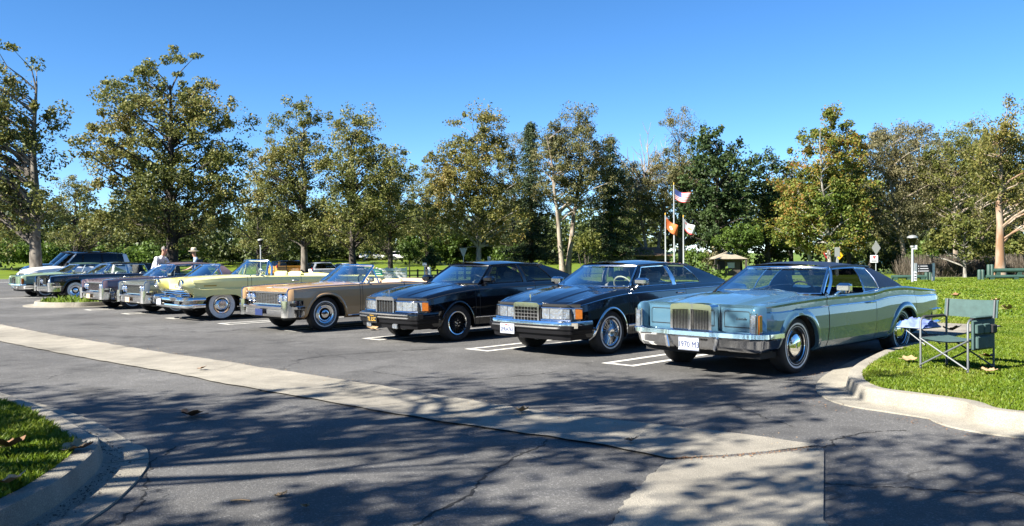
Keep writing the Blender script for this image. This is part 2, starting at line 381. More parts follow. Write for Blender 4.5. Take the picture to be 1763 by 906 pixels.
crack(((200,905),(260,860),(272,810),(300,770)), .012)
crack(((640,640),(700,648),(820,655),(960,640)), .01)
crack(((1415,772),(1480,752),(1560,742)), .012)
crack(((1180,690),(1270,700),(1360,735)), .01)

# grass blades ----------------------------------------------------------------
def blades(name, poly, n, box, h0, h1, mat, z=.128, w=.0036, fall=None):
    P = np.c_[rng.uniform(box[0], box[1], n), rng.uniform(box[2], box[3], n)]; P = P[inside(poly, P)]
    if fall is not None: P = P[fall(P)]
    n = len(P); a = rng.uniform(0, 2*np.pi, n); h = rng.uniform(h0, h1, n); lean = rng.uniform(.2, .9, n)*h; la = rng.uniform(0, 2*np.pi, n)
    dist = np.hypot(P[:,0], P[:,1]); W = w*(1+dist/9)
    dx, dy = np.cos(a)*W, np.sin(a)*W; V = np.zeros((n,4,3))
    V[:,0] = np.c_[P[:,0]-dx, P[:,1]-dy, np.full(n,z)]; V[:,1] = np.c_[P[:,0]+dx, P[:,1]+dy, np.full(n,z)]
    V[:,2] = np.c_[P[:,0]+dx*.7+np.cos(la)*lean*.35, P[:,1]+dy*.7+np.sin(la)*lean*.35, z+h*.6]; V[:,3] = np.c_[P[:,0]+np.cos(la)*lean, P[:,1]+np.sin(la)*lean, z+h]
    return raw_mesh(name, V.reshape(-1,3), 4, mat)
def raw_mesh(name, V, k, mat, parent=None):
    n = len(V)//k; me = bpy.data.meshes.new(name); me.vertices.add(len(V)); me.vertices.foreach_set('co', np.ascontiguousarray(V, dtype=np.float32).ravel())
    me.loops.add(n*k); me.loops.foreach_set('vertex_index', np.arange(n*k, dtype=np.int32)); me.polygons.add(n); me.polygons.foreach_set('loop_start', np.arange(0, n*k, k, dtype=np.int32))
    me.update(calc_edges=True); me.validate(); me.materials.append(mat); o = bpy.data.objects.new(name, me); return link(o, parent)
see = lambda P: (np.abs(P[:,0]) < .66*P[:,1]+.6)
gl = blades('lawn_grass', lawn_poly, 420000, (3.3, 11.5, 6.5, 17), .018, .045, M['grass'], fall=see); tag(gl, 'short green grass of the lawn around the folding chair', 'grass', kind='stuff')
gm = blades('far_lawn_grass', lawn_poly, 150000, (5, 30, 16, 44), .025, .06, M['grass'], w=.008, fall=see); tag(gm, 'bright sunlit grass of the lawn stretching to the trees', 'grass', kind='stuff')
gi = blades('island_grass', offset(lp,-.15)+[(-18,14),(-14,4),(-9,1.5),(-4,2.2)], 260000, (-7.5,-2.7,3.6,10.5), .022, .065, M['grass'], fall=see); tag(gi, 'thick green grass of the kerbed island in the left corner', 'grass', kind='stuff')
gq = blades('planter_grass', offset(pl[::-1],-.15), 16000, (-20,-5,24,38), .06, .2, M['grass'], w=.009); tag(gq, 'bright grass tuft in the small planter beside the lilac car', 'grass', kind='stuff')
# ================================================================== cars
# local frame: x forward, y to the car's left, z up; origin on the ground under the front axle
def text_mesh(txt, size):
    cu = bpy.data.curves.new('lettering', 'FONT'); cu.body = txt; cu.size = size; cu.align_x = 'CENTER'; cu.align_y = 'CENTER'; cu.extrude = .002; cu.resolution_u = 2
    o = bpy.data.objects.new('lettering', cu); sc.collection.objects.link(o); dg = bpy.context.evaluated_depsgraph_get()
    me = bpy.data.meshes.new_from_object(o.evaluated_get(dg)); bpy.data.objects.remove(o); bpy.data.curves.remove(cu); return me
def lettering(txt, size, mat, parent, loc, facing=0.0, tilt=0.0, sx=1.0, shear=0.0, name='lettering'):
    """flat raised letters standing upright, read from the direction `facing` (angle of the outward normal in plan)"""
    me = text_mesh(txt, size); me.materials.clear(); me.materials.append(mat)
    Mx = Matrix.Translation(loc) @ Matrix.Rotation(facing + math.pi/2, 4, 'Z') @ Matrix.Rotation(math.pi/2 - tilt, 4, 'X') @ Matrix(((sx,shear,0,0),(0,1,0,0),(0,0,1,0),(0,0,0,1)))
    me.transform(Mx); o = bpy.data.objects.new(name, me); return link(o, parent)

class Car:
    """a lofted body split into panels, plus glasshouse, wheels, bumpers and trim, all children of one empty"""
    def __init__(s, name, sp, loc, yaw, label, group):
        s.sp = sp; s.root = empty(name, (loc[0], loc[1], loc[2] if len(loc) > 2 else 0), yaw, label, sp.get('cat', 'car'), group); s.P = sp['paint']; s.body()
    def q(s, key, x): 
        v = s.sp[key]; return pchip(v, x) if isinstance(v, list) else v
    def section(s, x):
        W, zs, zc, zh, ze = (s.q(k, x) for k in ('W','zs','zc','zh','ze')); pts = []
        for dy, f in s.sp['side']: pts.append((W+dy, zs+f*(zc-zs)))
        cw = s.sp.get('crest', .08); pts += [(W-cw*.45, zc-.022), (W-cw*.75, zc-.004), (W-cw*1.1, zc), (W-cw*1.7, zc-.006)]
        yi = W-cw*1.7-.03; pts.append((yi, ze))
        for k, gk in s.sp['top']: pts.append((yi*k, ze+gk*(zh-ze)))
        return pts
    def arch(s, x):
        z = -1
        for xc, a, ht, n in s.sp['arch']:
            d = abs(x-xc)/a
            if d < 1: z = max(z, .02+ht*(1-d**n)**(1/n))
        return z
    def ysurf(s, x, z):
        p = s.section(x)[:len(s.sp['side'])+3]; return float(np.interp(z, [a[1] for a in p], [a[0] for a in p]))
    def top(s, x): return s.section(x)[len(s.sp['side'])+2]
    def body(s):
        sp = s.sp; x0, x1 = sp['x0'], sp['x1']; ns = len(sp['side']); xs_ = list(np.arange(x0, x1, -.055)) + [x1]
        for xc, a, ht, n in sp['arch']:
            xs_ += [xc+a*math.cos(t) for t in np.linspace(0.0, math.pi, 29)] + [xc-a-.004, xc+a+.004]
        seams = [e for d in sp['doors'] for e in d] + [sp['hood'][1], sp['deck'][0]]
        for e in seams: xs_ += [e-.005, e+.005]
        xs_ = sorted({round(x, 4) for x in xs_ if x1 <= x <= x0}, reverse=True)
        xs_ = [x for i, x in enumerate(xs_) if i == 0 or xs_[i-1]-x > .0015]
        rows = []
        for x in xs_:
            p = s.section(x); za = s.arch(x)
            if za > p[0][1]:
                q = p[:ns+3]; yy = float(np.interp(za, [a[1] for a in q], [a[0] for a in q])); p = [(yy, za) if (i < ns+3 and a[1] < za) else a for i, a in enumerate(p)]
            rows.append(p)
        n = len(rows[0]); cab = sp['cabin']; parts = {}
        def put(name, V, seam): parts.setdefault(name, MB()).add(V, [(0,1,2,3)], 1 if seam else 0)
        for i in range(len(xs_)-1):
            xa, xb = xs_[i], xs_[i+1]; xm = (xa+xb)/2; sm = any(abs(xm-e) < .0052 for e in seams)
            for j in range(n-1):
                (ya,za),(yb,zb) = rows[i][j], rows[i][j+1]; (yc,zc_),(yd,zd) = rows[i+1][j], rows[i+1][j+1]
                if abs(ya-yb)+abs(za-zb) < 1e-6 and abs(yc-yd)+abs(zc_-zd) < 1e-6: continue
                topf = j >= ns+3
                if topf and cab[1] < xm < cab[0]: continue
                isd = next((k for k, d in enumerate(sp['doors']) if d[1] < xm < d[0]), None)
                for sg in (1, -1):
                    V = [(xa,sg*ya,za),(xb,sg*yc,zc_),(xb,sg*yd,zd),(xa,sg*yb,zb)]
                    if sg < 0: V = V[::-1]
                    if not topf and isd is not None and j < ns+3: nm = 'door%d%s' % (isd, 'L' if sg > 0 else 'R')
                    elif j >= ns+4 and xm > sp['hood'][1]: nm = 'hood'
                    elif j >= ns+4 and xm < sp['deck'][0]: nm = 'boot_lid'
                    else: nm = 'body'
                    put(nm, V, sm and (j < ns+3 or j >= ns+4) and not (sm and nm == 'x'))
        for e, flip in ((0, False), (len(xs_)-1, True)):
            p = rows[e]; x = xs_[e]; N = len(p); poly = [(x, y, z) for y, z in p] + [(x, -y, z) for y, z in reversed(p)]
            half = len(p); V = [(x, y, z) for y, z in p] + [(x, -y, z) for y, z in p]
            F = [(i, i+1, N+i+1, N+i) for i in range(N-1)]; F = [f[::-1] for f in F] if not flip else F
            parts['body'].add(V, F, 0)
        s.parts = {}
        for nm, mb in parts.items():
            s.parts[nm] = mb.build('door' if nm.startswith('door') else nm, [s.P, M['under']], s.root, smooth=sp.get('crease', 28))
        # underside and wheel wells
        w = pchip(sp['W'], -1) if isinstance(sp['W'], list) else sp['W']; m = MB(); zs = s.q('zs', -1.5); fr = sp['arch'][0]; rr = sp['arch'][1]
        m.box(((x0+x1)/2, 0, zs+.1), (x0-x1-.5, 1.0, .2)); m.box(((fr[0]-fr[1]+rr[0]+rr[1])/2, 0, zs+.11), (fr[0]-fr[1]-rr[0]-rr[1]-.02, 2*w-.2, .18))
        m.box((fr[0], 0, .5), (1.1, 1.0, .55)); m.box((rr[0]-.1, 0, .5), (1.3, 1.0, .5)); 
        for xc, a, ht, _ in sp['arch']:
            for sg in (1,-1):
                P = []; 
                for t in np.linspace(0, math.pi, 17): P.append([(xc+(a+.03)*math.cos(t), sg*yy, max(.30, .03+(ht+.03)*math.sin(t))) for yy in (w-.06, .5)])
                m.grid(P)
        tag(m.build('underbody', M['under'], s.root, smooth=0), kind='stuff')
    # ---- wheels
    def wheels(s, R, track, cover, white=None, tyre_w=.21, rim=.2):
        wb = s.sp['wb']; first = None
        for x in (0, -wb):
            for sg in (1, -1):
                if first is None:
                    m = MB(); m.lathe([(rim-.005,-.06),(rim+.012,-.075),(rim+.012,-.09),(rim-.02,-.09)], axis='Y', n=36); m.lathe([(0,-.045),(rim,-.05)], axis='Y', n=36, m=1)
                    first = m.build('wheel', [M['chrome_dull'], M['black']], s.root); h = tyre_w/2
                    t = MB(); t.lathe([(rim,-h*.8),(rim+.02,-h*.92),((rim+R)/2,-h),(R-.03,-h*.95),(R-.01,-h*.82),(R,-h*.6),(R+.001,0),(R,h*.6),(R-.01,h*.82),(R-.03,h*.95),((rim+R)/2,h),(rim,h*.8)], n=44); t.build('tyre', M['rubber'], first, smooth=40)
                    if white:
                        for a, b in white: 
                            f = lambda r: float(np.interp(r, [rim, rim+.02, (rim+R)/2, R-.03, R-.01], [h*.8, h*.92, h, h*.95, h*.82]))+.0022
                            t = MB(); t.lathe([(q, f(q)) for q in np.linspace(a, b, 5)][::-1], n=44); t.build('whitewall', M['white_rubber'], first)
                    cover(first, h); wh = first
                else: wh = copy_tree(first, s.root)
                wh.location = (x, sg*track/2, R-.008); wh.rotation_euler = (0, random.Random(x+sg).uniform(0, 6), 0) if sg > 0 else (0, 0, math.pi)
    # ---- glasshouse: windscreen, roof, ruled sides cut into regions, backlight
    def belt(s, x): y, z = s.top(x); return (x, y-s.sp.get('belt_in', .03), z-.004)
    def screen(s, base, topp, mat, frame, name='windscreen', bow=.12, fr=.022, header=True):
        """base/topp: (x at centre, x at side, half width, z)"""
        P = []; n = 12
        for i in range(9):
            t = i/8; row = []
            for j in range(n+1):
                u = -1+2*j/n; f = u*u
                xb = base[0]+(base[1]-base[0])*f; xt = topp[0]+(topp[1]-topp[0])*f; y = u*(base[2]+(topp[2]-base[2])*t)
                row.append((xb+(xt-xb)*t, y, base[3]+(topp[3]-base[3])*t + .012*(1-f)*t))
            P.append(row)
        m = MB(); m.grid(P); g_ = m.build(name, mat, s.root); 
        m = MB(); L = [r[0] for r in P]; Rr = [r[-1] for r in P]
        m.tube(L, fr, 8); m.tube(Rr, fr, 8)
        if header: m.tube(P[-1], fr*.95, 8)
        m.tube(P[0], fr*.55, 6); m.build(name+'_frame', frame, g_); return P
    def roof(s, wt, rr, crown, mat, arc=.02, lift=.012, name='roof'):
        """wt / rr: (x centre, x side, half width, z) of the front and rear edges"""
        P = []; na, nb = 14, 14; s.edge = []
        for i in range(na+1):
            t = i/na; yw = wt[2]+(rr[2]-wt[2])*t + .02*math.sin(math.pi*t); ze = wt[3]+(rr[3]-wt[3])*t + arc*math.sin(math.pi*min(1,t*1.05)); row = []
            for j in range(nb+1):
                u = -1+2*j/nb; f = abs(u)**2.6; xc = wt[0]+(rr[0]-wt[0])*t; xs2 = wt[1]+(rr[1]-wt[1])*t
                row.append((xc+(xs2-xc)*u*u, u*yw, ze+lift+crown*(1-f)*(.6+.4*math.sin(math.pi*min(1,.15+t)))))
            P.append(row); s.edge.append((row[-1][0], yw, ze))
        m = MB(); m.grid(P); 
        for k in (0, -1): m.tube([r[k] for r in P], .016, 6)
        return m.build(name, mat, s.root)
    def redge(s, x):
        e = sorted(s.edge); X = [p[0] for p in e]; return (x, float(np.interp(x, X, [p[1] for p in e])), float(np.interp(x, X, [p[2] for p in e])))
    def side(s, regs, name_sides=(1,-1)):
        """regs: (part name, material, bottom x0,x1, top x0,x1, trim material or None, t0, t1, inset)"""
        for sg in name_sides:
            for nm, mat, b0, b1, t0, t1, trim, v0, v1, ins in regs:
                P = []
                for i in range(7):
                    u = i/6; B = Vector(s.belt(b0+(b1-b0)*u)); T = Vector(s.redge(t0+(t1-t0)*u)); row = []
                    for k in range(5):
                        v = v0+(v1-v0)*k/4; p = B.lerp(T, v); p.y += .035*math.sin(math.pi*v)-ins; row.append((p.x, sg*p.y, p.z))
                    P.append(row)
                o = MB().grid(P, flip=sg < 0).build(nm, mat, s.root)
                if trim:
                    loop = [r[0] for r in P] + P[-1][1:] + [r[-1] for r in P[::-1]][1:] + P[0][::-1][1:-1]
                    MB().tube(loop, .011, 6, closed=True).build('window_trim', trim, o)
    def backlight(s, base, topp, mat, sails=None, name='rear_window'):
        P = []
        for i in range(7):
            t = i/6; row = []
            for j in range(11):
                u = -1+.2*j; f = u*u; xb = base[0]+(base[1]-base[0])*f; xt = topp[0]+(topp[1]-topp[0])*f
                row.append((xb+(xt-xb)*t, u*(base[2]+(topp[2]-base[2])*t), base[3]+(topp[3]-base[3])*t+.03*math.sin(math.pi*t)+.02*(1-f)*t))
            P.append(row)
        return MB().grid(P, flip=True).build(name, mat, s.root)
    # ---- inside
    def interior(s, mat, floor, xf, xr, seats, dash_x, wheel_mat, w=.68, dz=.0, belt_z=None, dash_mat=None):
        m = MB(); bz = belt_z or s.top(xf)[1]-.03; m.box(((xf+xr)/2, 0, .36), (xf-xr, 1.5, .04))
        for sg in (1,-1): m.grid([[(x, sg*(s.top(x)[0]-.09), z) for z in (.36,.55,s.top(x)[1]-.012)] for x in np.linspace(xf, xr, 8)])
        for sg in (1,-1): m.grid([[(x, sg*(s.top(x)[0]-.09), s.top(x)[1]-.012), (x, sg*(s.top(x)[0]+.02), s.top(x)[1]-.004)] for x in np.linspace(xf, xr, 8)])
        m.box((xr, 0, .6), (.05, 1.45, .5)); m.build('interior_trim', floor, s.root, smooth=30)
        d = MB(); d.box((dash_x, 0, bz-.07), (.34, 1.42, .2), bev=.05); d.build('dashboard', dash_mat or floor, s.root)
        for kind, x, ys, top in seats:
            for y, ww in ys:
                o = MB().box((x+.1, y, .50+dz), (.5, ww, .16), bev=.06).build('seat', mat, s.root)
                MB().box((x-.2, y, (top+.5)/2+dz), (.15, ww, top-.5), ry=-.2, bev=.06).build('backrest', mat, o)
                if kind == 'h': MB().box((x-.29, y, top+.1+dz), (.1, .27, .17), ry=-.15, bev=.04).build('headrest', mat, o)
        r = .19; C = Vector((dash_x-.32, .37, bz+.03)); ax = Vector((-.86, 0, .5)).normalized(); u = Vector((0,1,0)); v = ax.cross(u)
        k = MB(); k.tube([C+(u*math.cos(a)+v*math.sin(a))*r for a in np.linspace(0, 2*math.pi, 28, endpoint=False)], .013, 6, closed=True)
        k.tube([C-u*r, C+ax*-.03, C+u*r], .012, 6); k.tube([C, C-ax*.35], .025, 8); k.build('steering_wheel', wheel_mat, s.root)
    # ---- trim
    def bumper(s, path, prof, mat, name='front_bumper'):
        """path: plan points on the left half from the centre line outwards and back; mirrored"""
        full = [(x, -y) for x, y in reversed(path[1:])] + list(path); m = MB(); m.sweep(ring_path(full, 5), prof); return m.build(name, mat, s.root, smooth=50)
    def arch_lip(s, i, mat, wd=.05, out=.02, name='wheel_arch_lip'):
        xc, a, ht, n = s.sp['arch'][i]
        for sg in (1,-1):
            P = []
            for t in np.linspace(.02, math.pi-.02, 37):
                c = math.copysign(abs(math.cos(t))**(2/n), math.cos(t)); sn = abs(math.sin(t))**(2/n); row = []
                for g_, o in ((1.0, -.03), (1.0, out), (1+wd*.35/a, out*1.1), (1+wd*.8/a, out*.6), (1+wd/a, -.004)):
                    x = xc+a*g_*c; z = max(.02+ht*g_*sn*(1 if g_ == 1 else (ht+(g_-1)*a)/(ht*g_)), s.q('zs', x)-.0); row.append((x, sg*(s.ysurf(x, max(z, s.q('zs', x)))+o), z))
                P.append(row)
            MB().grid(P, flip=sg > 0).build(name, mat, s.root)
    def strip(s, x0, x1, zf, wd, mat, name='side_trim', out=.006, skip=True):
        """a moulding along both flanks; zf(x) its height; interrupted by the wheel arches"""
        for sg in (1,-1):
            runs, cur = [], []
            for x in np.linspace(x0, x1, 90):
                z = zf(x) if callable(zf) else zf
                if s.arch(x) > z-wd: 
                    if len(cur) > 1: runs.append(cur)
                    cur = []
                else: cur.append([(x, sg*(s.ysurf(x,z-wd/2)+.0005), z-wd/2), (x, sg*(s.ysurf(x,z-wd*.3)+out), z-wd*.3), (x, sg*(s.ysurf(x,z+wd*.3)+out), z+wd*.3), (x, sg*(s.ysurf(x,z+wd/2)+.0005), z+wd/2)])
            if len(cur) > 1: runs.append(cur)
            m = MB()
            for r in runs: m.grid(r, flip=sg < 0)
            if m.v: m.build(name, mat, s.root)
    def handle(s, k, x, z):
        for nm, sg in (('door%dL' % k, 1), ('door%dR' % k, -1)):
            y = s.ysurf(x, z); m = MB(); m.tube([(x+.1, sg*(y+.005), z), (x+.08, sg*(y+.035), z+.004), (x-.04, sg*(y+.04), z+.004), (x-.08, sg*(y+.005), z)], .013, 6); m.build('handle', M['chrome'], s.parts[nm])
    def mirror(s, x, mat, sz=(.12,.2,.11), sides=(1,-1), lift=.0):
        for sg in sides:
            y, z = s.top(x); m = MB(); m.box((x, sg*(y+.1), z+.09+lift), sz, bev=.035); m.tube([(x+.02, sg*(y-.04), z-.02), (x+.02, sg*(y+.08), z+.06+lift)], .02, 8); o = m.build('door_mirror', mat, s.root)
            MB().box((x-sz[0]/2-.001, sg*(y+.1), z+.09+lift), (.004, sz[1]*.86, sz[2]*.8)).build('mirror_glass', M['chrome'], o)
    def plate(s, x, y, z, mat, txt, tmat, size=.1, sub=None, frame=None, tilt=0.0):
        o = MB().box((x, y, z), (.012, .305, .155), ry=-tilt, bev=.005).build('number_plate', mat, s.root)
        if txt: lettering(txt, size, tmat, o, (x+.0075, y, z-.012), 0.0, tilt, sx=.85)
        if sub: lettering(sub[0], .03, sub[1], o, (x+.0075, y, z+.055), 0.0, tilt)
        if frame: MB().tube([(x+.004, y+a*.155, z+b*.08) for a, b in ((1,1),(-1,1),(-1,-1),(1,-1))], .007, 6, closed=True).build('plate_frame', frame, o)
YAW = math.atan2(-.695, -.719)
GRP = 'classic cars parked side by side along the row'
# ---- wheel covers --------------------------------------------------------
def cover_dome(first, h):          # chrome cover with a dark ring and a domed hub
    MB().lathe([(.203,h*.62),(.212,h*.84),(.205,h*.92),(.199,h*.84)], n=36).build('wheel_cover', M['chrome'], first)
    MB().lathe([(.2,h*.8),(.18,h*.55),(.14,h*.6)], n=36).build('cover_ring', M['black'], first)
    MB().lathe([(.148,h*.6),(.138,h*.86),(.10,h*1.02),(.05,h*1.08),(.038,h*1.09),(.036,h*1.17),(.0,h*1.19)], n=30).build('hub_cap', M['chrome'], first)
def cover_plain(first, h):         # stepped chrome cover
    MB().lathe([(.2,h*.6),(.206,h*.8),(.196,h*.92),(.17,h*.72),(.15,h*.7),(.142,h*.86),(.125,h*.8)], n=36).build('wheel_cover', M['chrome'], first)
    MB().lathe([(.125,h*.8),(.1,h*.55),(.09,h*.56)], n=30).build('cover_ring', M['black'], first)
    MB().lathe([(.092,h*.56),(.08,h*.95),(.05,h*1.06),(0,h*1.1)], n=28).build('hub_cap', M['chrome'], first)
def cover_wire(first, h):          # wire-spoke cover
    MB().lathe([(.2,h*.6),(.206,h*.8),(.198,h*.9),(.184,h*.8),(.18,h*.6)], n=40).build('wheel_cover', M['chrome'], first)
    m = MB()
    for k in range(44):
        a = 2*math.pi*k/44; b = a+(.16 if k % 2 else -.16); m.tube([(.182*math.cos(a), h*.72, .182*math.sin(a)), (.07*math.cos(b), h*(.95 if k%2 else .75), .07*math.sin(b))], .0035, 4)
    tag(m.build('wire_spokes', M['chrome'], first), kind='stuff')
    MB().lathe([(.18,h*.5),(.06,h*.45)], n=30).build('cover_ring', M['black'], first)
    MB().lathe([(.078,h*.6),(.074,h*1.0),(.055,h*1.1),(.04,h*1.02),(0,h*1.04)], n=24).build('hub_cap', M['chrome'], first)
def cover_mesh(first, h):          # dark multi-spoke alloy with a bright lip
    MB().lathe([(.205,h*.5),(.212,h*.86),(.204,h*.92),(.188,h*.86),(.17,h*.3)], n=40).build('rim_lip', M['chrome'], first)
    m = MB()
    for k in range(20):
        a = 2*math.pi*k/20; m.tube([(.178*math.cos(a), h*.55, .178*math.sin(a)), (.13*math.cos(a+.1), h*.6, .13*math.sin(a+.1)), (.06*math.cos(a+.05), h*.66, .06*math.sin(a+.05))], .009, 5)
    tag(m.build('spokes', M['dark_alloy'], first), kind='stuff')
    MB().lathe([(.085,h*.5),(.08,h*.72),(0,h*.74)], n=24).build('hub', M['dark_alloy'], first)
    m = MB()
    for k in range(5): a = 2*math.pi*k/5; m.lathe([(.011,h*.72),(.011,h*.82),(0,h*.83)], c=(.052*math.cos(a),0,.052*math.sin(a)), n=8)
    m.lathe([(.024,h*.73),(.02,h*.8),(0,h*.81)], n=12); tag(m.build('wheel_nuts', M['chrome'], first), kind='stuff')
def cover_alloy(first, h):
    MB().lathe([(.235,h*.5),(.242,h*.86),(.23,h*.9),(.215,h*.6)], n=36).build('rim_lip', M['chrome_dull'], first); m = MB()
    for k in range(6):
        a = 2*math.pi*k/6; m.box((.13*math.cos(a), h*.72, .13*math.sin(a)), (.19,.03,.05), ry=-a)
    m.lathe([(.06,h*.6),(.055,h*.85),(0,h*.86)], n=20); tag(m.build('spokes', M['chrome_dull'], first), kind='stuff')
M['dark_alloy'] = pmat('dark_alloy', (.02,.02,.022), .35, .6)
M['vinyl'] = pmat('navy_vinyl', (.010,.014,.026), .42, var=.2, scale=60, bump=.25)
M['cream_seat'] = pmat('cream_leather', (.55,.48,.36), .5, var=.1, scale=12, bump=.1)
M['dark_seat'] = pmat('dark_seat', (.02,.02,.024), .6, var=.2, scale=12)
M['grey_seat'] = pmat('grey_leather', (.2,.19,.18), .55, var=.1, scale=12)
M['tan_seat'] = pmat('tan_leather', (.5,.35,.22), .5, var=.1, scale=12)
M['yellow_seat'] = pmat('yellow_leather', (.72,.66,.25), .5, var=.08, scale=12)
M['white_seat'] = pmat('white_leather', (.7,.7,.68), .5, var=.06, scale=12)
M['dark_floor'] = pmat('dark_carpet', (.015,.015,.017), .9)
M['aqua'] = pmat('seafoam_dashboard', (.3,.42,.36), .5)

# ---- two-door with a tall radiator grille (the blue car; the green one shares it) ------------
SP3 = dict(x0=.72, x1=-4.42, wb=2.977, belt_in=.05, crest=.062, crease=20,
  W=[(-4.42,.88),(-4.2,.925),(-3,.985),(-1.5,.985),(0,.97),(.5,.94),(.72,.915)],
  zs=[(-4.42,.46),(-4.0,.38),(-3.5,.27),(-1,.235),(.4,.27),(.72,.44)],
  zc=[(-4.42,.885),(-3.6,.945),(-2.85,.99),(-2.5,.985),(-1.95,.94),(-.8,.93),(0,.905),(.72,.862)],
  zh=[(-4.42,.85),(-3.2,.95),(-2.4,.97),(-.8,.985),(0,.96),(.72,.872)], ze=[(-4.42,.85),(-3,.93),(-.8,.925),(0,.885),(.72,.825)],
  side=[(-.13,0),(-.055,.06),(-.022,.18),(0,.42),(-.002,.66),(-.012,.80),(-.032,.82),(-.036,.92)],
  top=[(.93,.02),(.66,.1),(.60,.62),(.5,.8),(.25,.95),(0,1)], arch=[(0,.475,.70,2.3),(-2.977,.46,.66,2.3)],
  doors=[(-.69,-2.03)], hood=(.72,-.70), deck=(-3.35,-4.42), cabin=(-.78,-2.98))
def build_coupe(name, pt, roofm, loc, yaw, label, group, plate, seatm, wires=False):
    sp = dict(SP3, paint=pt); c = Car(name, sp, loc, yaw, label, group); ch = M['chrome']
    P = c.screen((-.62,-.84,.80,.945), (-1.22,-1.36,.625,1.272), M['glass_screen'], ch, bow=.1, fr=.024)
    c.roof((-1.2,-1.36,.64,1.275), (-2.72,-2.60,.60,1.262), .062, roofm, arc=.02)
    for sg in (1,):
        c.side([('front_pillar', ch, -.80,-.90, -1.345,-1.40, None, 0, 1, 0), ('quarter_panel', roofm, -2.36,-3.13, -2.40,-2.60, None, 0, 1, -.004), ('roof_rail', ch, -.9,-2.36, -1.40,-2.40, None, .93, 1.0, -.006), ('side_window', M['glass_open'], -1.9,-2.34, -2.0,-2.39, ch, 0, .93, .0)])
    c.backlight((-3.25,-3.12,.62,.955), (-2.72,-2.60,.59,1.268), M['glass_dark'])
    for sg in (1,-1): MB().box((-2.62, sg*.715, 1.1), (.02,.012,.1), ry=.3).build('opera_badge', ch, c.root)
    c.interior(seatm, M['dark_floor'], -.85, -2.95, [('s', -1.75, ((.38,.62),(-.38,.62)), .98), ('s', -2.6, ((0,1.25),), .93)], -.85, M['black'], dash_mat=M['dark_floor'])
    c.wheels(.352, 1.62, cover_dome, [(.258,.28),(.232,.238)], .215, .2)
    for i in (0,1): c.arch_lip(i, pt, .085, .022)
    c.strip(.60, -4.3, lambda x: c.q('zs',x)+.80*(c.q('zc',x)-c.q('zs',x))+.012, .014, ch, 'pinstripe_moulding', .004)
    c.strip(-.49, -2.48, .262, .035, ch, 'sill_moulding', .006)
    c.handle(0, -1.87, .80); c.mirror(-1.02, ch, (.10,.19,.13), (1,), .0)
    # nose: fender tips with lamps, panels over the headlamps, grille, bumper
    r = c.root
    for sg in (1,-1):
        m = MB(); V = []
        for x, y0, y1, z0, z1 in ((.70,.79,.923,.42,.862),(.80,.80,.905,.46,.856),(.855,.815,.885,.49,.84),(.865,.83,.875,.50,.82)):
            V.append([(x,sg*y1,z0),(x,sg*y1,z1-.03),(x,sg*(y1-.03),z1),(x,sg*(y0+.02),z1-.005),(x,sg*y0,z1-.04),(x,sg*y0,z0),(x,sg*y1,z0)])
        m.grid(V, flip=sg > 0); m.add(V[-1][:6], [(0,1,2,3,4,5)]); o = m.build('wing_tip', pt, r, smooth=50)
        MB().box((.862, sg*.853, .645), (.05,.062,.23), bev=.012).build('parking_lamp', M['lamp'], r)
        MB().box((.815, sg*.905, .645), (.075,.02,.22), bev=.008).build('side_lamp', M['amber'], r)
        MB().tube([(.866,sg*.853+a*.045,.645+b*.13) for a, b in ((1,1),(-1,1),(-1,-1),(1,-1))], .009, 6, closed=True).build('lamp_bezel', ch, r)
        m = MB(); m.box((.722, sg*.555, .645), (.05,.44,.345), bev=.02); p = m.build('headlamp_panel', pt, r)
        MB().box((.744, sg*.555, .69), (.012,.35,.19), bev=.005).build('headlamp_door', pt, p)
        MB().tube([(.752, sg*.555+a*.176, .69+b*.096) for a, b in ((1,.8),(.9,1),(-.9,1),(-1,.8),(-1,-1),(1,-1))], .004, 5, closed=True).build('door_gap', M['under'], p)
        MB().box((.748, sg*.555, .495), (.03,.45,.028), bev=.008).build('lower_moulding', ch, p)
    lettering('Lincoln', .05, ch, r, (.756, .62, .70), 0, 0, 1, .25, 'script')
    m = MB(); sh = [(.02,.87),(.16,.868),(.285,.855),(.305,.83),(.305,.45),(.27,.45),(.27,.79),(.15,.795),(.02,.797)]
    for sg in (1,-1): m.prism([(.73,sg*y,z) for y, z in sh], (.19,0,0))
    m.box((.925,0,.62), (.03,.03,.36)); m.box((.835,0,.833), (.19,.05,.07)); m.build('grille_shell', ch, r, smooth=30)
    gb = MB()
    for k in range(11):
        for sg in (1,-1): gb.box((.885, sg*(.03+.0225*k), .615), (.05,.006,.35))
    tag(gb.build('grille_bars', M['chrome'], r, smooth=0), kind='stuff'); MB().box((.80,0,.62), (.1,.54,.36)).build('grille_backing', M['under'], r)
    bp = [(.945,0),(.945,.30),(.925,.38),(.905,.75),(.86,.90),(.76,.975),(.46,.99)]
    c.bumper(bp, [(-.12,.545),(-.015,.552),(.022,.53),(.026,.478),(.0,.462)], ch)
    c.bumper(bp, [(0.0,.462),(-.022,.445),(-.05,.36),(-.10,.305),(-.18,.30)], ch, 'bumper_lower')
    for y in (.36,-.36): MB().box((.905, y, .385), (.05,.05,.17), rx=.25*(-1 if y > 0 else 1), bev=.015).build('bumper_guard', ch, r)
    m = MB(); m.box((.55,0,.33), (.35,1.7,.2)); m.build('valance', M['under'], r)
    if plate: c.plate(.955, 0, .375, M['plate_white'], plate, M['plate_blue'], .105, frame=M['chrome_dull'])
    c.bumper([(-x-3.56,y) for x, y in [(.93,0),(.93,.6),(.9,.86),(.82,.94),(.5,.98)]][::1], [(.0,.60),(.05,.59),(.05,.42),(0,.4)], ch, 'rear_bumper')
    for sg in (1,-1):
        MB().box((-4.425, sg*.6, .68), (.03,.5,.12), bev=.01).build('tail_lamp', M['red_lens'], r)
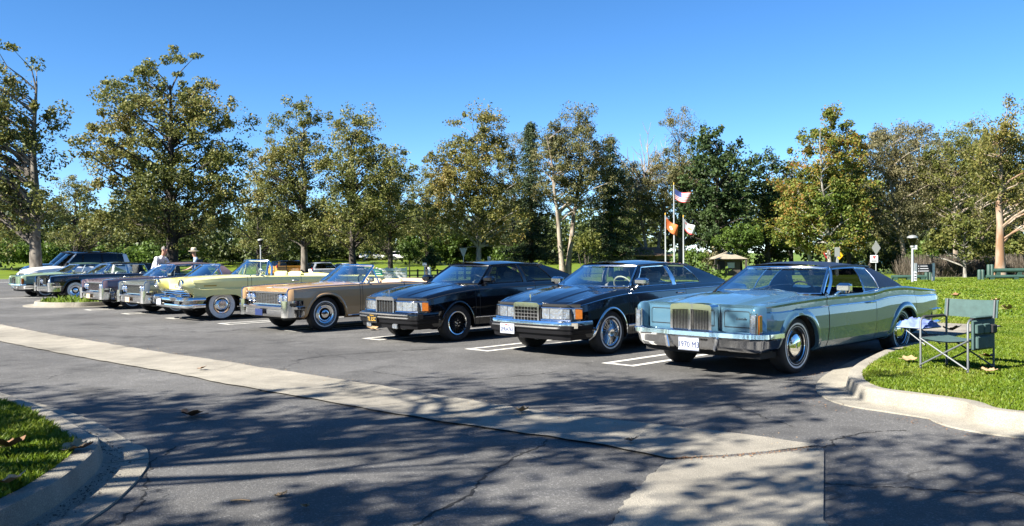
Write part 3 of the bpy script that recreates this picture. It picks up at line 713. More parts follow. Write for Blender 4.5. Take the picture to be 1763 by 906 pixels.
    for q in ([(-.66,.5,.955),(-.72,.25,.99),(-.74,-.05,1.0)], [(-.66,-.15,.985),(-.7,-.4,.985),(-.72,-.6,.97)]): MB().tube(q, .007, 5).build('wiper', ch, r)
    return c
M['glass_open'] = glass_mat('clear_glass', (.93,.96,.95))
def place(off_s, t): return st(off_s, t)
blue = paint('light_blue_metallic', (.072,.158,.225), .35, .24)
blue_car = build_coupe('coupe_car', blue, M['vinyl'], (2.88,11.04), math.atan2(-.671,-.741), 'light blue two-door coupe with navy vinyl roof and tall chrome grille beside the lawn', GRP, '1970 M3', M['dark_seat'])
gre = paint('pale_green_paint', (.20,.275,.18), 0.0, .35); M['green_vinyl'] = pmat('dark_green_vinyl', (.03,.06,.04), .5, var=.2, scale=60)
green_car = build_coupe('coupe_car', gre, M['green_vinyl'], (-19.4,34.6), YAW, 'pale green coupe with dark green roof, outermost classic at the left end of the row', GRP, None, M['white_seat'])

# ---- black personal coupes -------------------------------------------------
SP7 = dict(x0=.80, x1=-4.0, wb=2.758, belt_in=.04, crest=.10,
  W=[(-4.0,.80),(-3.6,.86),(-1.5,.90),(0,.90),(.5,.875),(.8,.80)], zs=[(-4.0,.42),(-3.3,.30),(-1,.21),(.45,.23),(.8,.30)],
  zc=[(-4.0,.93),(-2.9,1.0),(-1.5,.985),(-.5,.965),(0,.92),(.5,.835),(.8,.76)], zh=[(-4.0,.93),(-2.5,1.02),(-.5,1.005),(0,.96),(.5,.875),(.8,.79)],
  ze=[(-4.0,.91),(-2.6,.995),(-.5,.96),(0,.915),(.5,.83),(.8,.755)], side=[(-.10,0),(-.04,.08),(-.012,.25),(0,.5),(-.006,.72),(-.022,.88)],
  top=[(.86,.05),(.62,.25),(.55,.55),(.3,.92),(0,1)], arch=[(0,.405,.655,2.0),(-2.758,.40,.63,2.0)],
  doors=[(-.50,-1.92)], hood=(.8,-.40), deck=(-3.4,-4.0), cabin=(-.52,-3.30))
def build_black(name, loc, label, lsc):
    pt = M['black_paint']; sp = dict(SP7, paint=pt); ch = M['chrome']; tr = M['black'] if lsc else ch; c = Car(name, sp, loc, YAW, label, GRP); r = c.root
    c.screen((-.36,-.60,.74,.985), (-.93,-1.03,.565,1.292), M['glass_screen'], M['black_paint'] if lsc else ch, fr=.02)
    c.roof((-.92,-1.03,.585,1.296), (-2.52,-2.44,.555,1.292), .066, pt, arc=.022)
    gq = M['glass_dark'] if lsc else M['glass']
    c.side([('front_pillar', pt, -.56,-.68, -1.02,-1.09, None, 0, 1, 0), ('side_window', M['glass_open'] if not lsc else M['glass_tint'], -.69,-1.72, -1.10,-1.66, tr, 0.02, .93, .006), ('centre_pillar', pt if lsc else ch, -1.73,-1.82, -1.665,-1.74, None, 0, .97, 0), ('quarter_window', gq, -1.83,-2.56, -1.75,-2.26, tr, .02, .93, .006),
            ('roof_rail', pt, -.60,-2.55, -1.05,-2.3, None, .93, 1.0, -.004), ('quarter_panel', pt, -2.57,-3.55, -2.27,-2.46, None, 0, 1, 0)])
    c.backlight((-3.45,-3.4,.66,1.0), (-2.52,-2.45,.55,1.30), M['glass_dark'])
    c.interior(M['grey_seat'], M['dark_floor'], -.55, -3.0, [('h', -1.45, ((.36,.52),(-.36,.52)), 1.02), ('s', -2.45, ((0,1.1),), .9)], -.62, M['cream_seat'] if not lsc else M['black'], dash_mat=M['dark_floor'])
    if lsc: c.wheels(.325, 1.52, cover_mesh, None, .225, .205)
    else: c.wheels(.33, 1.52, cover_wire, [(.222,.245)], .215, .2)
    for i in (0,1): c.arch_lip(i, pt if lsc else ch, .035, .014)
    c.strip(.7, -3.9, lambda x: c.q('zs',x)+.9*(c.q('zc',x)-c.q('zs',x)), .008, tr if not lsc else M['under'], 'pinstripe_moulding', .003)
    c.strip(.70, -3.9, .40, .045 if not lsc else .02, ch, 'body_moulding', .012)
    c.handle(0, -1.78, .86); c.mirror(-.72, ch if not lsc else pt, (.13,.21,.12))
    for sg in (1,-1):      # lamps
        e = MB().grid([[(x,sg*y,z) for z in (.555,.60,.66,.705)] for x, y in ((.895,.30),(.885,.44))], flip=sg<0).build('inner_headlamp', M['lamp'], r)
        MB().grid([[(x,sg*y,z) for z in (.555,.60,.66,.705)] for x, y in ((.884,.45),(.862,.60),(.84,.66))], flip=sg<0).build('headlamp', M['lamp'], r)
        MB().grid([[(x,sg*y,z) for z in (.56,.60,.66,.70)] for x, y in ((.838,.667),(.79,.775),(.75,.82))], flip=sg<0).build('cornering_lamp', M['lamp'], r)
        MB().grid([[(x,sg*y,z) for z in (.56,.60,.66,.70)] for x, y in ((.748,.822),(.66,.875))], flip=sg<0).build('side_marker', M['amber'], r)
        path = ((.895,.29),(.862,.60),(.79,.775),(.66,.88))
        MB().tube([(x+.004,sg*y,.712) for x, y in path], .009, 6).build('lamp_moulding', ch, r)
        MB().tube([(x+.008,sg*y,.535) for x, y in path[:3]], .018, 6).build('lower_moulding', ch, r)
        m = MB(); m.grid([[(x-.02,sg*y,z) for z in (.44,.56,.70,.77)] for x, y in ((.89,.28),(.862,.60),(.80,.76),(.70,.86))], flip=sg<0); m.build('nose_panel', M['under'], r)
        m = MB(); m.grid([[(a,sg*y,z) for a, z in ((x+.005,.712),(x-.0,.73),(x-.05,.757),(x-.15,.795))] for x, y in ((.885,.27),(.86,.58),(.80,.74),(.74,.80))], flip=sg<0); m.build('bonnet_lip', pt, r)
        MB().box((.825, sg*.868, .47), (.10,.02,.09), rz=-.5*sg, bev=.006).build('bumper_end', ch if not lsc else M['black'], r)
    m = MB(); w, z0, z1 = .265, .505, .785; sh = [(.0,z1),(w-.04,z1-.004),(w,z1-.03),(w,z0),(w-.028,z0),(w-.028,z1-.06),(0,z1-.06)]
    for sg in (1,-1): m.prism([(.80,sg*y,z) for y, z in sh], (.13,0,0))
    m.build('grille_shell', ch, r, smooth=30); MB().box((.86,0,.62), (.06,.47,.22)).build('grille_backing', M['under'], r)
    gb = MB(); n = 7 if not lsc else 6
    for k in range(n+1): gb.box((.915, -.235+.47*k/n, .615), (.03,.009 if not lsc else .007,.215))
    if not lsc:
        for k in range(5): gb.box((.917, 0, .52+.2*k/4), (.03,.47,.008))
    tag(gb.build('grille_bars', ch if not lsc else M['chrome_dull'], r, smooth=0), kind='stuff')
    m = MB(); m.tube([(.83,0,.80),(.83,0,.86)], .004, 6); m.box((.83,0,.875), (.012,.028,.05)); m.build('bonnet_emblem', ch, r)
    bp = [(1.005,0),(1.0,.35),(.965,.66),(.90,.80),(.82,.865),(.45,.895)]
    c.bumper(bp, [(-.10,.525),(-.01,.527),(.0,.50),(0,.47)], ch if not lsc else pt); c.bumper(bp, [(0,.47),(.012,.465),(.012,.41),(-.005,.40),(-.01,.345),(-.05,.335),(-.06,.26),(-.22,.235)], M['black'], 'bumper_cover')
    for z, y in (((.437,.66),) if not lsc else ((.492,.68),(.442,.66))): c.bumper([(p[0]+.012,p[1]) for p in bp[:3]]+[(.955,.71)], [(-.01,z-.014),(.012,z-.011),(.012,z+.011),(-.01,z+.014)], ch if not lsc or 1 else tr, 'bumper_strip')
    if not lsc: c.plate(1.03, -.30, .385, M['plate_white'], '2FRA763', M['plate_blue'], .088, ('California', M['red_lens']))
    else:
        c.plate(1.03, -.24, .405, M['plate_black'], 'TL LSC', M['gold'], .095, ('California', M['gold']))
        for sg in (1,-1): MB().box((.985, sg*.38, .295), (.04,.13,.085), bev=.012).build('fog_lamp', M['lamp'], r)
    c.bumper([(-x-3.25,y) for x, y in bp], [(0,.55),(.03,.54),(.03,.38),(0,.3)], M['black'], 'rear_bumper')
    return c
M['black_paint'] = paint('black_paint', (.002,.0022,.0035), 0.0, .12); M['glass_tint'] = glass_mat('lightly_tinted_glass', (.45,.5,.5))
b2 = build_black('coupe_car', (.87,13.2), 'glossy black coupe with wire wheels, whitewalls and chrome lattice grille next to the blue coupe', False)
b1 = build_black('coupe_car', (-1.55,15.3), 'black coupe with dark alloy wheels, black gold-lettered plate and darkened grille', True)

# ---- slab-sided four-doors of the early sixties -----------------------------
SPC = dict(x0=.76, x1=-4.55, wb=3.12, belt_in=.05, crest=.055,
  W=[(-4.55,.92),(-4.2,.965),(-1.5,.995),(0,.99),(.76,.965)], zs=[(-4.55,.42),(-3.8,.32),(-1,.24),(.4,.27),(.76,.34)],
  zc=[(-4.55,.865),(-2.6,.905),(-1.6,.925),(-.9,.92),(.2,.90),(.76,.872)], zh=[(-4.55,.85),(-3,.93),(-.9,.965),(0,.93),(.5,.87),(.76,.80)],
  ze=[(-4.55,.84),(-3,.885),(-.9,.90),(0,.87),(.5,.83),(.76,.785)], side=[(-.12,0),(-.05,.05),(-.018,.16),(-.004,.4),(0,.66),(-.012,.86)],
  top=[(.9,.35),(.7,.7),(.4,.92),(0,1)], arch=[(0,.47,.71,2.4),(-3.12,.45,.60,2.6)],
  doors=[(-.84,-1.92),(-1.93,-2.85)], hood=(.76,-.78), deck=(-3.3,-4.55), cabin=(-.88,-3.2))
def build_slab(name, pt, loc, label, top=None, seatm=None, floor=None, nose='lattice', wall=((.238,.262),(.214,.22)), plate=None):
    sp = dict(SPC, paint=pt); ch = M['chrome']; c = Car(name, sp, loc, YAW, label, GRP); r = c.root
    c.screen((-.68,-.93,.82,.935), (-1.24,-1.35,.64,1.29), M['glass_screen'], ch, fr=.026)
    if top:
        c.roof((-1.23,-1.35,.655,1.29), (-2.98,-2.9,.63,1.275), .06, top, arc=.025)
        c.side([('front_pillar', ch, -.9,-.99, -1.345,-1.41, None, 0, 1, 0), ('side_window', M['glass_open'], -1.0,-1.86, -1.42,-1.87, ch, .01, .95, .005), ('side_window', M['glass_open'], -1.96,-2.7, -1.95,-2.6, ch, .01, .95, .005),
                ('centre_pillar', ch, -1.88,-1.94, -1.89,-1.93, None, 0, .97, 0), ('quarter_panel', top, -2.72,-3.3, -2.62,-2.92, None, 0, 1, 0), ('roof_rail', top, -.99,-2.72, -1.41,-2.62, None, .95, 1.0, -.006)])
        c.backlight((-3.3,-3.25,.68,.94), (-2.98,-2.91,.62,1.285), M['glass'])
    else:
        for sg in (1,-1): MB().tube([(-1.30,sg*.66,1.25),(-1.34,sg*.86,.93)], .014, 6).build('vent_post', ch, r)
        for sg in (1,-1): MB().add([(-.98,sg*.84,.94),(-1.32,sg*.86,.935),(-1.30,sg*.665,1.24)], [(0,1,2)]).build('vent_window', M['glass'], r)
        m = MB(); m.grid([[(x, y, .90+h*(1-abs(y/.86)**3)) for y in np.linspace(-.86,.86,13)] for x, h in ((-2.62,.02),(-2.7,.07),(-2.95,.085),(-3.2,.07),(-3.32,.02))]); m.build('hood_cover', seatm, r)
    c.interior(seatm, floor or M['dark_floor'], -.95, -3.15, [('s', -1.8, ((.39,.7),(-.39,.7)), 1.0), ('s', -2.75, ((0,1.4),), .98)], -.98, M['black'], dash_mat=floor or M['dark_floor'])
    c.wheels(.35, 1.58, cover_plain, wall, .21, .2)
    c.arch_lip(0, pt, .05, .014); c.arch_lip(1, pt, .05, .014)
    for sg in (1,-1):       # bright strip along the top of the flank
        m = MB(); m.tube([(x, sg*(c.top(x)[0]+.012), c.top(x)[1]+.003) for x in np.linspace(.74,-4.5,40)], .012, 6); m.build('crest_moulding', ch, r)
        m = MB(); V = []
        for x, y0, y1, z0, z1 in ((.74,.895,.968,.34,.875),(.83,.905,.963,.40,.866),(.865,.925,.95,.45,.83)):
            V.append([(x,sg*y1,z0),(x,sg*y1,z1-.02),(x,sg*(y1-.02),z1),(x,sg*y0,z1-.02),(x,sg*y0,z0),(x,sg*y1,z0)])
        m.grid(V, flip=sg>0); m.add(V[-1][:5], [(0,1,2,3,4)]); m.build('wing_tip', pt, r, smooth=50)
        MB().tube([(.74,sg*.945,.874),(.84,sg*.94,.866),(.872,sg*.938,.82),(.872,sg*.938,.5)], .011, 6).build('wing_moulding', ch, r)
    c.strip(-.5, -2.66, .29, .03, ch, 'sill_moulding', .005)
    for k, x in ((0,-1.8),(1,-2.04)): c.handle(k, x, .80)
    c.mirror(-1.02, ch, (.06,.13,.10), (1,))
    MB().box((.745,0,.665), (.03,1.78,.26)).build('grille_backing', M['under'], r)
    gb = MB()
    if nose == 'lattice':
        for k in range(8): gb.box((.785, 0, .568+.2*k/7), (.03,.98,.008))
        for k in range(9): gb.box((.792, -.44+.11*k, .668), (.028,.014,.21))
    else:
        for k in range(27): gb.box((.79, -.45+.9*k/26, .668), (.03,.008,.21))
    gb.box((.785,0,.787), (.05,1.76,.03)); gb.box((.775,0,.55), (.06,1.7,.02)); tag(gb.build('grille_bars', ch, r, smooth=0), kind='stuff')
    for sg in (1,-1):
        for y in (.57,.755):
            o = MB().lathe([(.098,-.03),(.098,.03),(.084,.045),(.078,.035)], c=(.78,sg*y,.668), axis='X', n=24).build('headlamp_ring', ch, r)
            MB().lathe([(.08,.03),(.05,.045),(0,.052)], c=(.78,sg*y,.668), axis='X', n=20).build('headlamp', M['lamp'], o)
    bp = [(.93,0),(.925,.45),(.90,.80),(.86,.93),(.70,1.005),(.52,1.0)]
    c.bumper(bp, [(-.14,.535),(-.02,.54),(.015,.515),(.012,.47),(-.02,.455)], ch); c.bumper(bp, [(-.02,.455),(-.015,.36),(-.05,.31),(-.16,.30)], ch, 'bumper_lower')
    for sg in (1,-1):
        m = MB(); V = [[(x, sg*y, z) for z in (.31,.40,.55,.635)] for x, y in ((.90,.78),(.945,.83),(.93,.93),(.86,.985),(.62,1.01),(.55,1.0))]; m.grid(V, flip=sg<0)
        m.add([(x, sg*y, .635) for x, y in ((.90,.78),(.945,.83),(.93,.93),(.86,.985),(.62,1.01),(.55,1.0),(.7,.8))], [(0,1,2,3,4,5,6)]); m.build('bumper_end', ch, r, smooth=50)
        MB().box((.79, sg*.99, .56), (.16,.03,.07), rz=-.35*sg, bev=.01).build('side_lamp', M['under'], r)
    if plate: MB().box((.955,-.05,.39), (.012,.3,.13), bev=.005).build('number_plate', plate, r)
    m = MB(); m.box((.55,0,.33), (.3,1.7,.16)); m.build('valance', M['under'], r)
    m = MB(); m.tube([(.66,0,.82),(.66,0,.875)], .004, 6); m.box((.66,0,.89), (.01,.02,.045)); m.build('bonnet_emblem', ch, r)
    for q in ([(-.70,.6,.935),(-.78,.3,.985),(-.8,0,1.0)], [(-.66,-.1,.965),(-.76,-.4,.98),(-.8,-.65,.97)]): MB().tube(q, .008, 5).build('wiper', ch, r)
    c.bumper([(-x-3.70,y) for x, y in [(.9,0),(.9,.6),(.86,.9),(.7,.98)]], [(0,.56),(.04,.54),(.04,.42),(0,.38)], ch, 'rear_bumper')
    return c
tanp = paint('tan_paint', (.47,.295,.14), 0.0, .35)
tan_car = build_slab('convertible_car', tanp, (-4.39,17.63), 'tan open convertible with pale folded top and lattice grille beside a black coupe', None, M['tan_seat'], M['aqua'], plate=M['plate_blue'])
silver = paint('silver_grey_metallic', (.28,.295,.26), .6, .3)
silver_car = build_slab('convertible_car', silver, (-9.67,23.4), 'silver-grey open car between the yellow convertible and the lilac sedan', None, M['grey_seat'], None, 'bars', plate=M['tan_seat'])
lil = paint('lilac_metallic', (.17,.12,.135), .35, .35); M['lilac_roof'] = paint('lilac_roof_paint', (.22,.155,.165), .2, .4)
lilac_car = build_slab('sedan_car', lil, (-11.93,25.8), 'lilac-grey four-door sedan beside the small grass planter', M['lilac_roof'], M['grey_seat'], None, 'bars', plate=M['tan_seat'])
black66 = build_slab('sedan_car', M['black_paint'], (-16.9,32.1), 'black sedan with pale interior and prow grille behind the grass planter', M['black_paint'], M['white_seat'], M['white_seat'], 'bars', ((.2,.285),))
lettering('Continental', .10, M['chrome'], black66.root, (.15, 1.0, .82), math.pi/2, 0, 1, .25, 'script')
m = MB(); m.prism([(.76,-.30,.80),(.76,.30,.80),(1.0,.14,.76),(1.0,-.14,.76)], (0,0,.10)); m.build('bonnet_prow', M['black_paint'], black66.root)
m = MB()
for k in range(9): m.box((1.0,-.12+.03*k,.64), (.03,.01,.26))
for sg in (1,-1): m.box((.96,sg*.15,.65), (.12,.03,.3), bev=.01)
tag(m.build('prow_grille', M['chrome'], black66.root, smooth=0), kind='stuff')

# ---- yellow convertible of the fifties --------------------------------------
SPY = dict(x0=.70, x1=-4.6, wb=3.2, belt_in=.06, crest=.10,
  W=[(-4.6,.92),(-4.3,.97),(-2,1.01),(0,1.01),(.4,1.0),(.7,.97)], zs=[(-4.6,.45),(-4,.36),(-1,.30),(.5,.36),(.7,.5)],
  zc=[(-4.6,.97),(-3.8,.99),(-2.4,1.02),(-1,1.035),(0,1.025),(.7,.985)], zh=[(-4.6,.86),(-3.5,.97),(-1,1.075),(-.3,1.065),(.3,1.04),(.6,.995),(.7,.955)],
  ze=[(-4.6,.84),(-3,.95),(-.9,1.0),(0,.98),(.7,.87)], side=[(-.12,0),(-.04,.06),(-.012,.2),(0,.42),(.004,.60),(-.03,.63),(-.028,.85)],
  top=[(.92,.02),(.78,.2),(.6,.75),(.35,.97),(0,1)], arch=[(0,.50,.585,4.5),(-3.2,.45,.50,4.5)],
  doors=[(-.72,-2.05)], hood=(.7,-.62), deck=(-3.4,-4.6), cabin=(-.86,-3.25))
yel = paint('pale_yellow_paint', (.80,.74,.31), 0.0, .35)
c = Car('convertible_car', dict(SPY, paint=yel), (-7.59,21.0), math.atan2(-.66,-.75), 'pale yellow fifties convertible with wide whitewall tyres, its top folded down', GRP); yellow_car = c; r = c.root; ch = M['chrome']
c.screen((-.60,-1.16,.86,1.045), (-1.08,-1.30,.70,1.405), M['glass_screen'], ch, fr=.03)
for sg in (1,-1):
    MB().tube([(-1.30,sg*.70,1.39),(-1.34,sg*.80,1.25),(-1.30,sg*.86,1.03)], .03, 8).build('windscreen_post', ch, r)
    MB().tube([(-1.36,sg*.87,1.03),(-1.40,sg*.80,1.36),(-1.72,sg*.80,1.36),(-1.74,sg*.87,1.03)], .01, 6).build('window_frame', M['black'], r)
    MB().add([(-1.36,sg*.87,1.03),(-1.40,sg*.80,1.36),(-1.72,sg*.80,1.36),(-1.74,sg*.87,1.03)], [(0,1,2,3)]).build('side_window', M['glass'], r)
m = MB(); m.grid([[(x, y, 1.0+h*(1-abs(y/.88)**3)) for y in np.linspace(-.88,.88,13)] for x, h in ((-2.72,.0),(-2.8,.06),(-3.05,.07),(-3.3,.04),(-3.45,-.02))]); m.build('hood_cover', M['yellow_seat'], r)
c.interior(M['yellow_seat'], M['dark_floor'], -.95, -3.2, [('s', -1.95, ((.4,.72),(-.4,.72)), 1.09), ('s', -2.62, ((0,1.4),), 1.0)], -1.0, M['white_seat'], dz=.04, dash_mat=M['yellow_seat'])
c.wheels(.365, 1.6, lambda f, h: (MB().lathe([(.205,h*.7),(.2,h*.95),(.17,h*.9),(.15,h*1.15),(.11,h*1.3)], n=36).build('wheel_cover', M['chrome'], f), MB().lathe([(.11,h*1.3),(.09,h*1.2),(.05,h*1.25),(0,h*1.27)], n=24).build('hub_cap', M['chrome_dull'], f)), ((.212,.318),), .21, .2)
c.strip(.66, -4.5, lambda x: c.q('zs',x)+.615*(c.q('zc',x)-c.q('zs',x)), .012, ch, 'side_moulding', .006)
c.strip(.46, .16, lambda x: .83, .03, M['gold'], 'wing_script', .006); c.handle(0, -1.9, .90); c.mirror(-1.0, ch, (.07,.14,.10), (1,), .02)
for sg in (1,-1):   # hooded headlamps, grille ends, bumper pods
    m = MB(); V = []
    for x, yc, ry, z0, z1 in ((.66,.82,.15,.55,.985),(.78,.82,.145,.60,.985),(.90,.815,.135,.68,.97),(.97,.81,.12,.76,.955)):
        V.append([(x-.10*(1-(z1-(z0+z1)/2-(z1-z0)/2*math.sin(a))/(z1-z0))*0+ (0.0 if math.sin(a) > 0 else -.06*abs(math.sin(a))), sg*(yc+ry*math.cos(a)), (z0+z1)/2+(z1-z0)/2*math.sin(a)) for a in np.linspace(0, 2*math.pi, 21)])
    m.grid(V); m.build('headlamp_hood', yel, r, smooth=60)
    MB().lathe([(.118,.0),(.122,.03),(.108,.035)], c=(.925,sg*.81,.875), axis='X', n=24).build('headlamp_ring', ch, r)
    MB().lathe([(.11,.02),(.07,.045),(0,.055)], c=(.91,sg*.81,.875), axis='X', n=20).build('headlamp', M['lamp'], r)
    m = MB(); m.lathe([(0,.16),(.04,.15),(.065,.10),(.075,0),(.075,-.2)], c=(.95,sg*.52,.56), axis='X', n=16); m.build('bumper_pod', ch, r)
m = MB()
for z, x in ((.60,.82),(.655,.83),(.70,.82)): m.tube([(x-.05,-.93,z),(x,-.6,z),(x+.03,0,z),(x,.6,z),(x-.05,.93,z)], .016, 8)
m.box((.80,0,.725), (.05,1.5,.025)); tag(m.build('grille_bars', ch, r, smooth=40), kind='stuff')
MB().box((.74,0,.60), (.08,1.75,.24)).build('grille_backing', M['under'], r)
bp = [(1.0,0),(.99,.5),(.95,.85),(.82,1.0),(.45,1.04)]
c.bumper(bp, [(-.1,.565),(.0,.57),(.03,.54),(.03,.49),(0,.465)], ch); c.bumper(bp, [(-.02,.40),(0,.40),(.01,.36),(0,.32),(-.08,.30)], ch, 'lower_bumper')
for sg in (1,-1):
    m = MB()
    for k in range(3): m.box((.80, sg*1.0, .53-.05*k), (.36,.05,.03), rz=-.12*sg)
    m.box((.80, sg*.985, .48), (.3,.03,.16), rz=-.12*sg); m.build('bumper_end', ch, r, smooth=40)
    MB().box((.93,sg*.62,.45), (.12,.3,.14), bev=.03).build('bumper_block', ch, r)
c.plate(1.04, -.42, .44, M['plate_white'], None, M['plate_blue']); lettering('LINCOLN', .075, ch, r, (.71, .0, .80), 0, .0, 1.5)
c.bumper([(-x-3.75,y) for x, y in bp], [(0,.6),(.03,.58),(.03,.45),(0,.4)], ch, 'rear_bumper')
# ---- modern vehicles behind the row -----------------------------------------
def build_suv(name, pt, roofm, loc, yaw, label, group, H=1.85, wb=3.0, gm=None, bf=1.12, Lr=1.0, nose=.9, wheels=True, cat='suv', slope=.18):
    k = H/1.85; zb = bf*k
    sp = dict(paint=pt, cat=cat, x0=nose, x1=-wb-Lr, wb=wb, belt_in=.03, crest=.10, W=[(-wb-Lr,.90),(-wb-Lr+.3,.965),(-1.5,.985),(.4,.97),(nose-.12,.9),(nose,.8)],
      zs=[(-wb-Lr,.5),(-wb,.34),(0,.32),(nose,.42)], zc=[(-wb-Lr,zb),(-.7,zb),(.2,zb-.06),(nose-.2,zb-.16),(nose,zb-.28)], zh=[(-wb-Lr,zb),(-.7,zb+.06),(.3,zb),(nose-.1,zb-.12),(nose,zb-.24)],
      ze=[(-wb-Lr,zb-.02),(-.7,zb+.0),(nose-.2,zb-.16),(nose,zb-.29)], side=[(-.10,0),(-.03,.08),(0,.3),(-.01,.55),(0,.75),(-.02,.92)], top=[(.9,.3),(.6,.8),(0,1)],
      arch=[(0,.46,.80*k,2.2),(-wb,.46,.80*k,2.2)], doors=[(-.55,-1.55),(-1.56,-2.5)], hood=(nose,-.62), deck=(-wb-Lr+.02,-wb-Lr), cabin=(-.68,-wb-Lr+.08))
    c = Car(name, sp, loc, yaw, label, group); r = c.root; gm = gm or M['glass_dark']; xr = -wb-Lr+.06
    c.screen((-.45,-.7,.84,zb+.02), (-1.18,-1.32,.68,H-.10), M['glass_tint'], M['black'], fr=.02)
    c.roof((-1.15,-1.32,.70,H-.10), (xr-.02-.0+slope,xr+.02+slope,.68,H-.13), .06, roofm, arc=.04)
    L = xr+slope
    c.side([('front_pillar', pt, -.66,-.78, -1.31,-1.38, None, 0, 1, 0), ('side_window', gm, -.80,-1.55, -1.40,-1.62, None, .0, .93, .01), ('side_window', gm, -1.63,-2.5, -1.70,-2.5, None, 0, .93, .01), ('side_window', gm, -2.58,xr+.30, -2.58,L+.22, None, 0, .93, .01),
            ('door_pillar', M['black'], -1.55,-1.63, -1.62,-1.70, None, 0, .95, .002), ('door_pillar', M['black'], -2.5,-2.58, -2.5,-2.58, None, 0, .95, .002), ('rear_pillar', pt, xr+.30,xr+.0, L+.22,L+.02, None, 0, 1, 0), ('roof_rail', roofm, -.8,xr+.3, -1.40,L+.2, None, .93, 1, -.004)])
    c.backlight((xr-.0,xr+.02,.82,zb), (L-.02,L+.01,.66,H-.125), gm)
    c.interior(M['dark_seat'], M['dark_floor'], -.7, xr+.1, [('h', -1.5, ((.4,.52),(-.4,.52)), zb), ('h', -2.4, ((.0,1.2),), zb)], -.72, M['black'], dz=.2)
    if wheels: c.wheels(.38*min(1,k+.02), 1.68, cover_alloy, None, .25, .24)
    c.mirror(-.85, M['black'], (.12,.22,.17), (1,-1), .03)
    for sg in (1,-1):
        MB().box((nose-.06, sg*.70, zb-.34), (.1,.3,.12), rz=-.35*sg, bev=.03).build('headlamp', M['lamp'], r)
        MB().box((xr-.07, sg*.84, zb-.06), (.06,.13,.30), bev=.02).build('tail_lamp', M['red_lens'], r)
        MB().tube([(-1.4,sg*.62,H-.03),(xr+.5,sg*.62,H-.03)], .018, 6).build('roof_bar', M['black'], r)
    MB().box((nose+.0,0,zb-.4), (.04,.9,.22), bev=.01).build('grille', M['black'], r); MB().box((xr-.09,0,zb-.36), (.03,.5,.13), bev=.01).build('number_plate', M['plate_white'], r)
    MB().box((xr-.10,0,.52), (.16,1.8,.2), bev=.06).build('rear_bumper', M['black'], r); MB().box((nose-.03,0,.46), (.14,1.6,.2), bev=.06).build('front_bumper', M['black'], r)
    return c
AWAY = math.atan2(.695, .719)
M['white_paint'] = paint('white_paint', (.72,.73,.74), 0, .3); M['orange_paint'] = paint('amber_orange_paint', (.55,.25,.03), .3, .35)
build_suv('parked_suv', M['white_paint'], M['black_paint'], (-23.0,41.3), YAW, 'white utility vehicle with a black roof parked behind the pale green coupe', 'modern vehicles around the car park', 1.88)
build_suv('parked_suv', M['black_paint'], M['black_paint'], (-28.2,50.5), YAW, 'tall black utility vehicle with dark glass at the far left', 'modern vehicles around the car park', 2.02, 3.1)
zf = lambda x, y: gh(x, y)+.03
def away(px, Y): x = at(px, Y); return (x, Y, zf(x, Y))
build_suv('parked_suv', M['orange_paint'], M['black_paint'], away(530,88), AWAY, 'orange utility vehicle with a black roof in the far row', 'modern vehicles around the car park', 1.95, 3.0, bf=1.3)
build_suv('parked_crossover', M['white_paint'], M['white_paint'], away(583,88), AWAY, 'white crossover next to the orange utility vehicle in the far row', 'modern vehicles around the car park', 1.72, 2.75, Lr=.9, cat='car', slope=.35)
build_suv('parked_crossover', M['white_paint'], M['white_paint'], away(628,91), AWAY, 'white car half hidden behind the windscreen of the tan convertible', 'modern vehicles around the car park', 1.6, 2.75, Lr=.9, cat='car', slope=.35)
for i, (px, mt, lb) in enumerate(((655,'white_paint','small white car far off under the trees, nearest the white fence'), (686,'black_paint','small dark car far off under the trees'), (706,'white_paint','small white car far off beside the dark one under the trees'))):
    x = at(px,150); build_suv('parked_crossover', M[mt], M[mt], (x,150,gh(x,150)), math.pi if i % 2 else 0.0, lb, 'modern vehicles around the car park', 1.6, 2.7, Lr=.9, cat='car', slope=.35)

# ================================================================== trees
def bark(name, a, b, scale=5):
    m, n, l, bs = new_mat(name); bs.inputs['Roughness'].default_value=.9; tc = n.new('ShaderNodeTexCoord'); mp = n.new('ShaderNodeMapping'); mp.inputs['Scale'].default_value=(1,1,.35); t = n.new('ShaderNodeTexNoise'); t.inputs['Scale'].default_value=scale; t.inputs['Detail'].default_value=6
    l.new(tc.outputs['Object'], mp.inputs[0]); l.new(mp.outputs[0], t.inputs['Vector']); r = n.new('ShaderNodeValToRGB'); r.color_ramp.elements[0].position=.4; r.color_ramp.elements[1].position=.6; r.color_ramp.elements[0].color=(*a,1); r.color_ramp.elements[1].color=(*b,1)
    l.new(t.outputs[0], r.inputs[0]); l.new(r.outputs[0], bs.inputs['Base Color']); bp = n.new('ShaderNodeBump'); bp.inputs['Strength'].default_value=.5; l.new(t.outputs[0], bp.inputs['Height']); l.new(bp.outputs[0], bs.inputs['Normal']); return m
BK = dict(syc=bark('sycamore_bark', (.06,.05,.04), (.16,.14,.115)), euc=bark('gum_bark', (.13,.10,.075), (.27,.23,.185), 3), orange=bark('orange_gum_bark', (.17,.095,.05), (.26,.21,.16), 2), dark=bark('dark_bark', (.02,.016,.013), (.055,.045,.036)), pale=bark('pale_bark', (.12,.11,.095), (.28,.265,.235), 6))
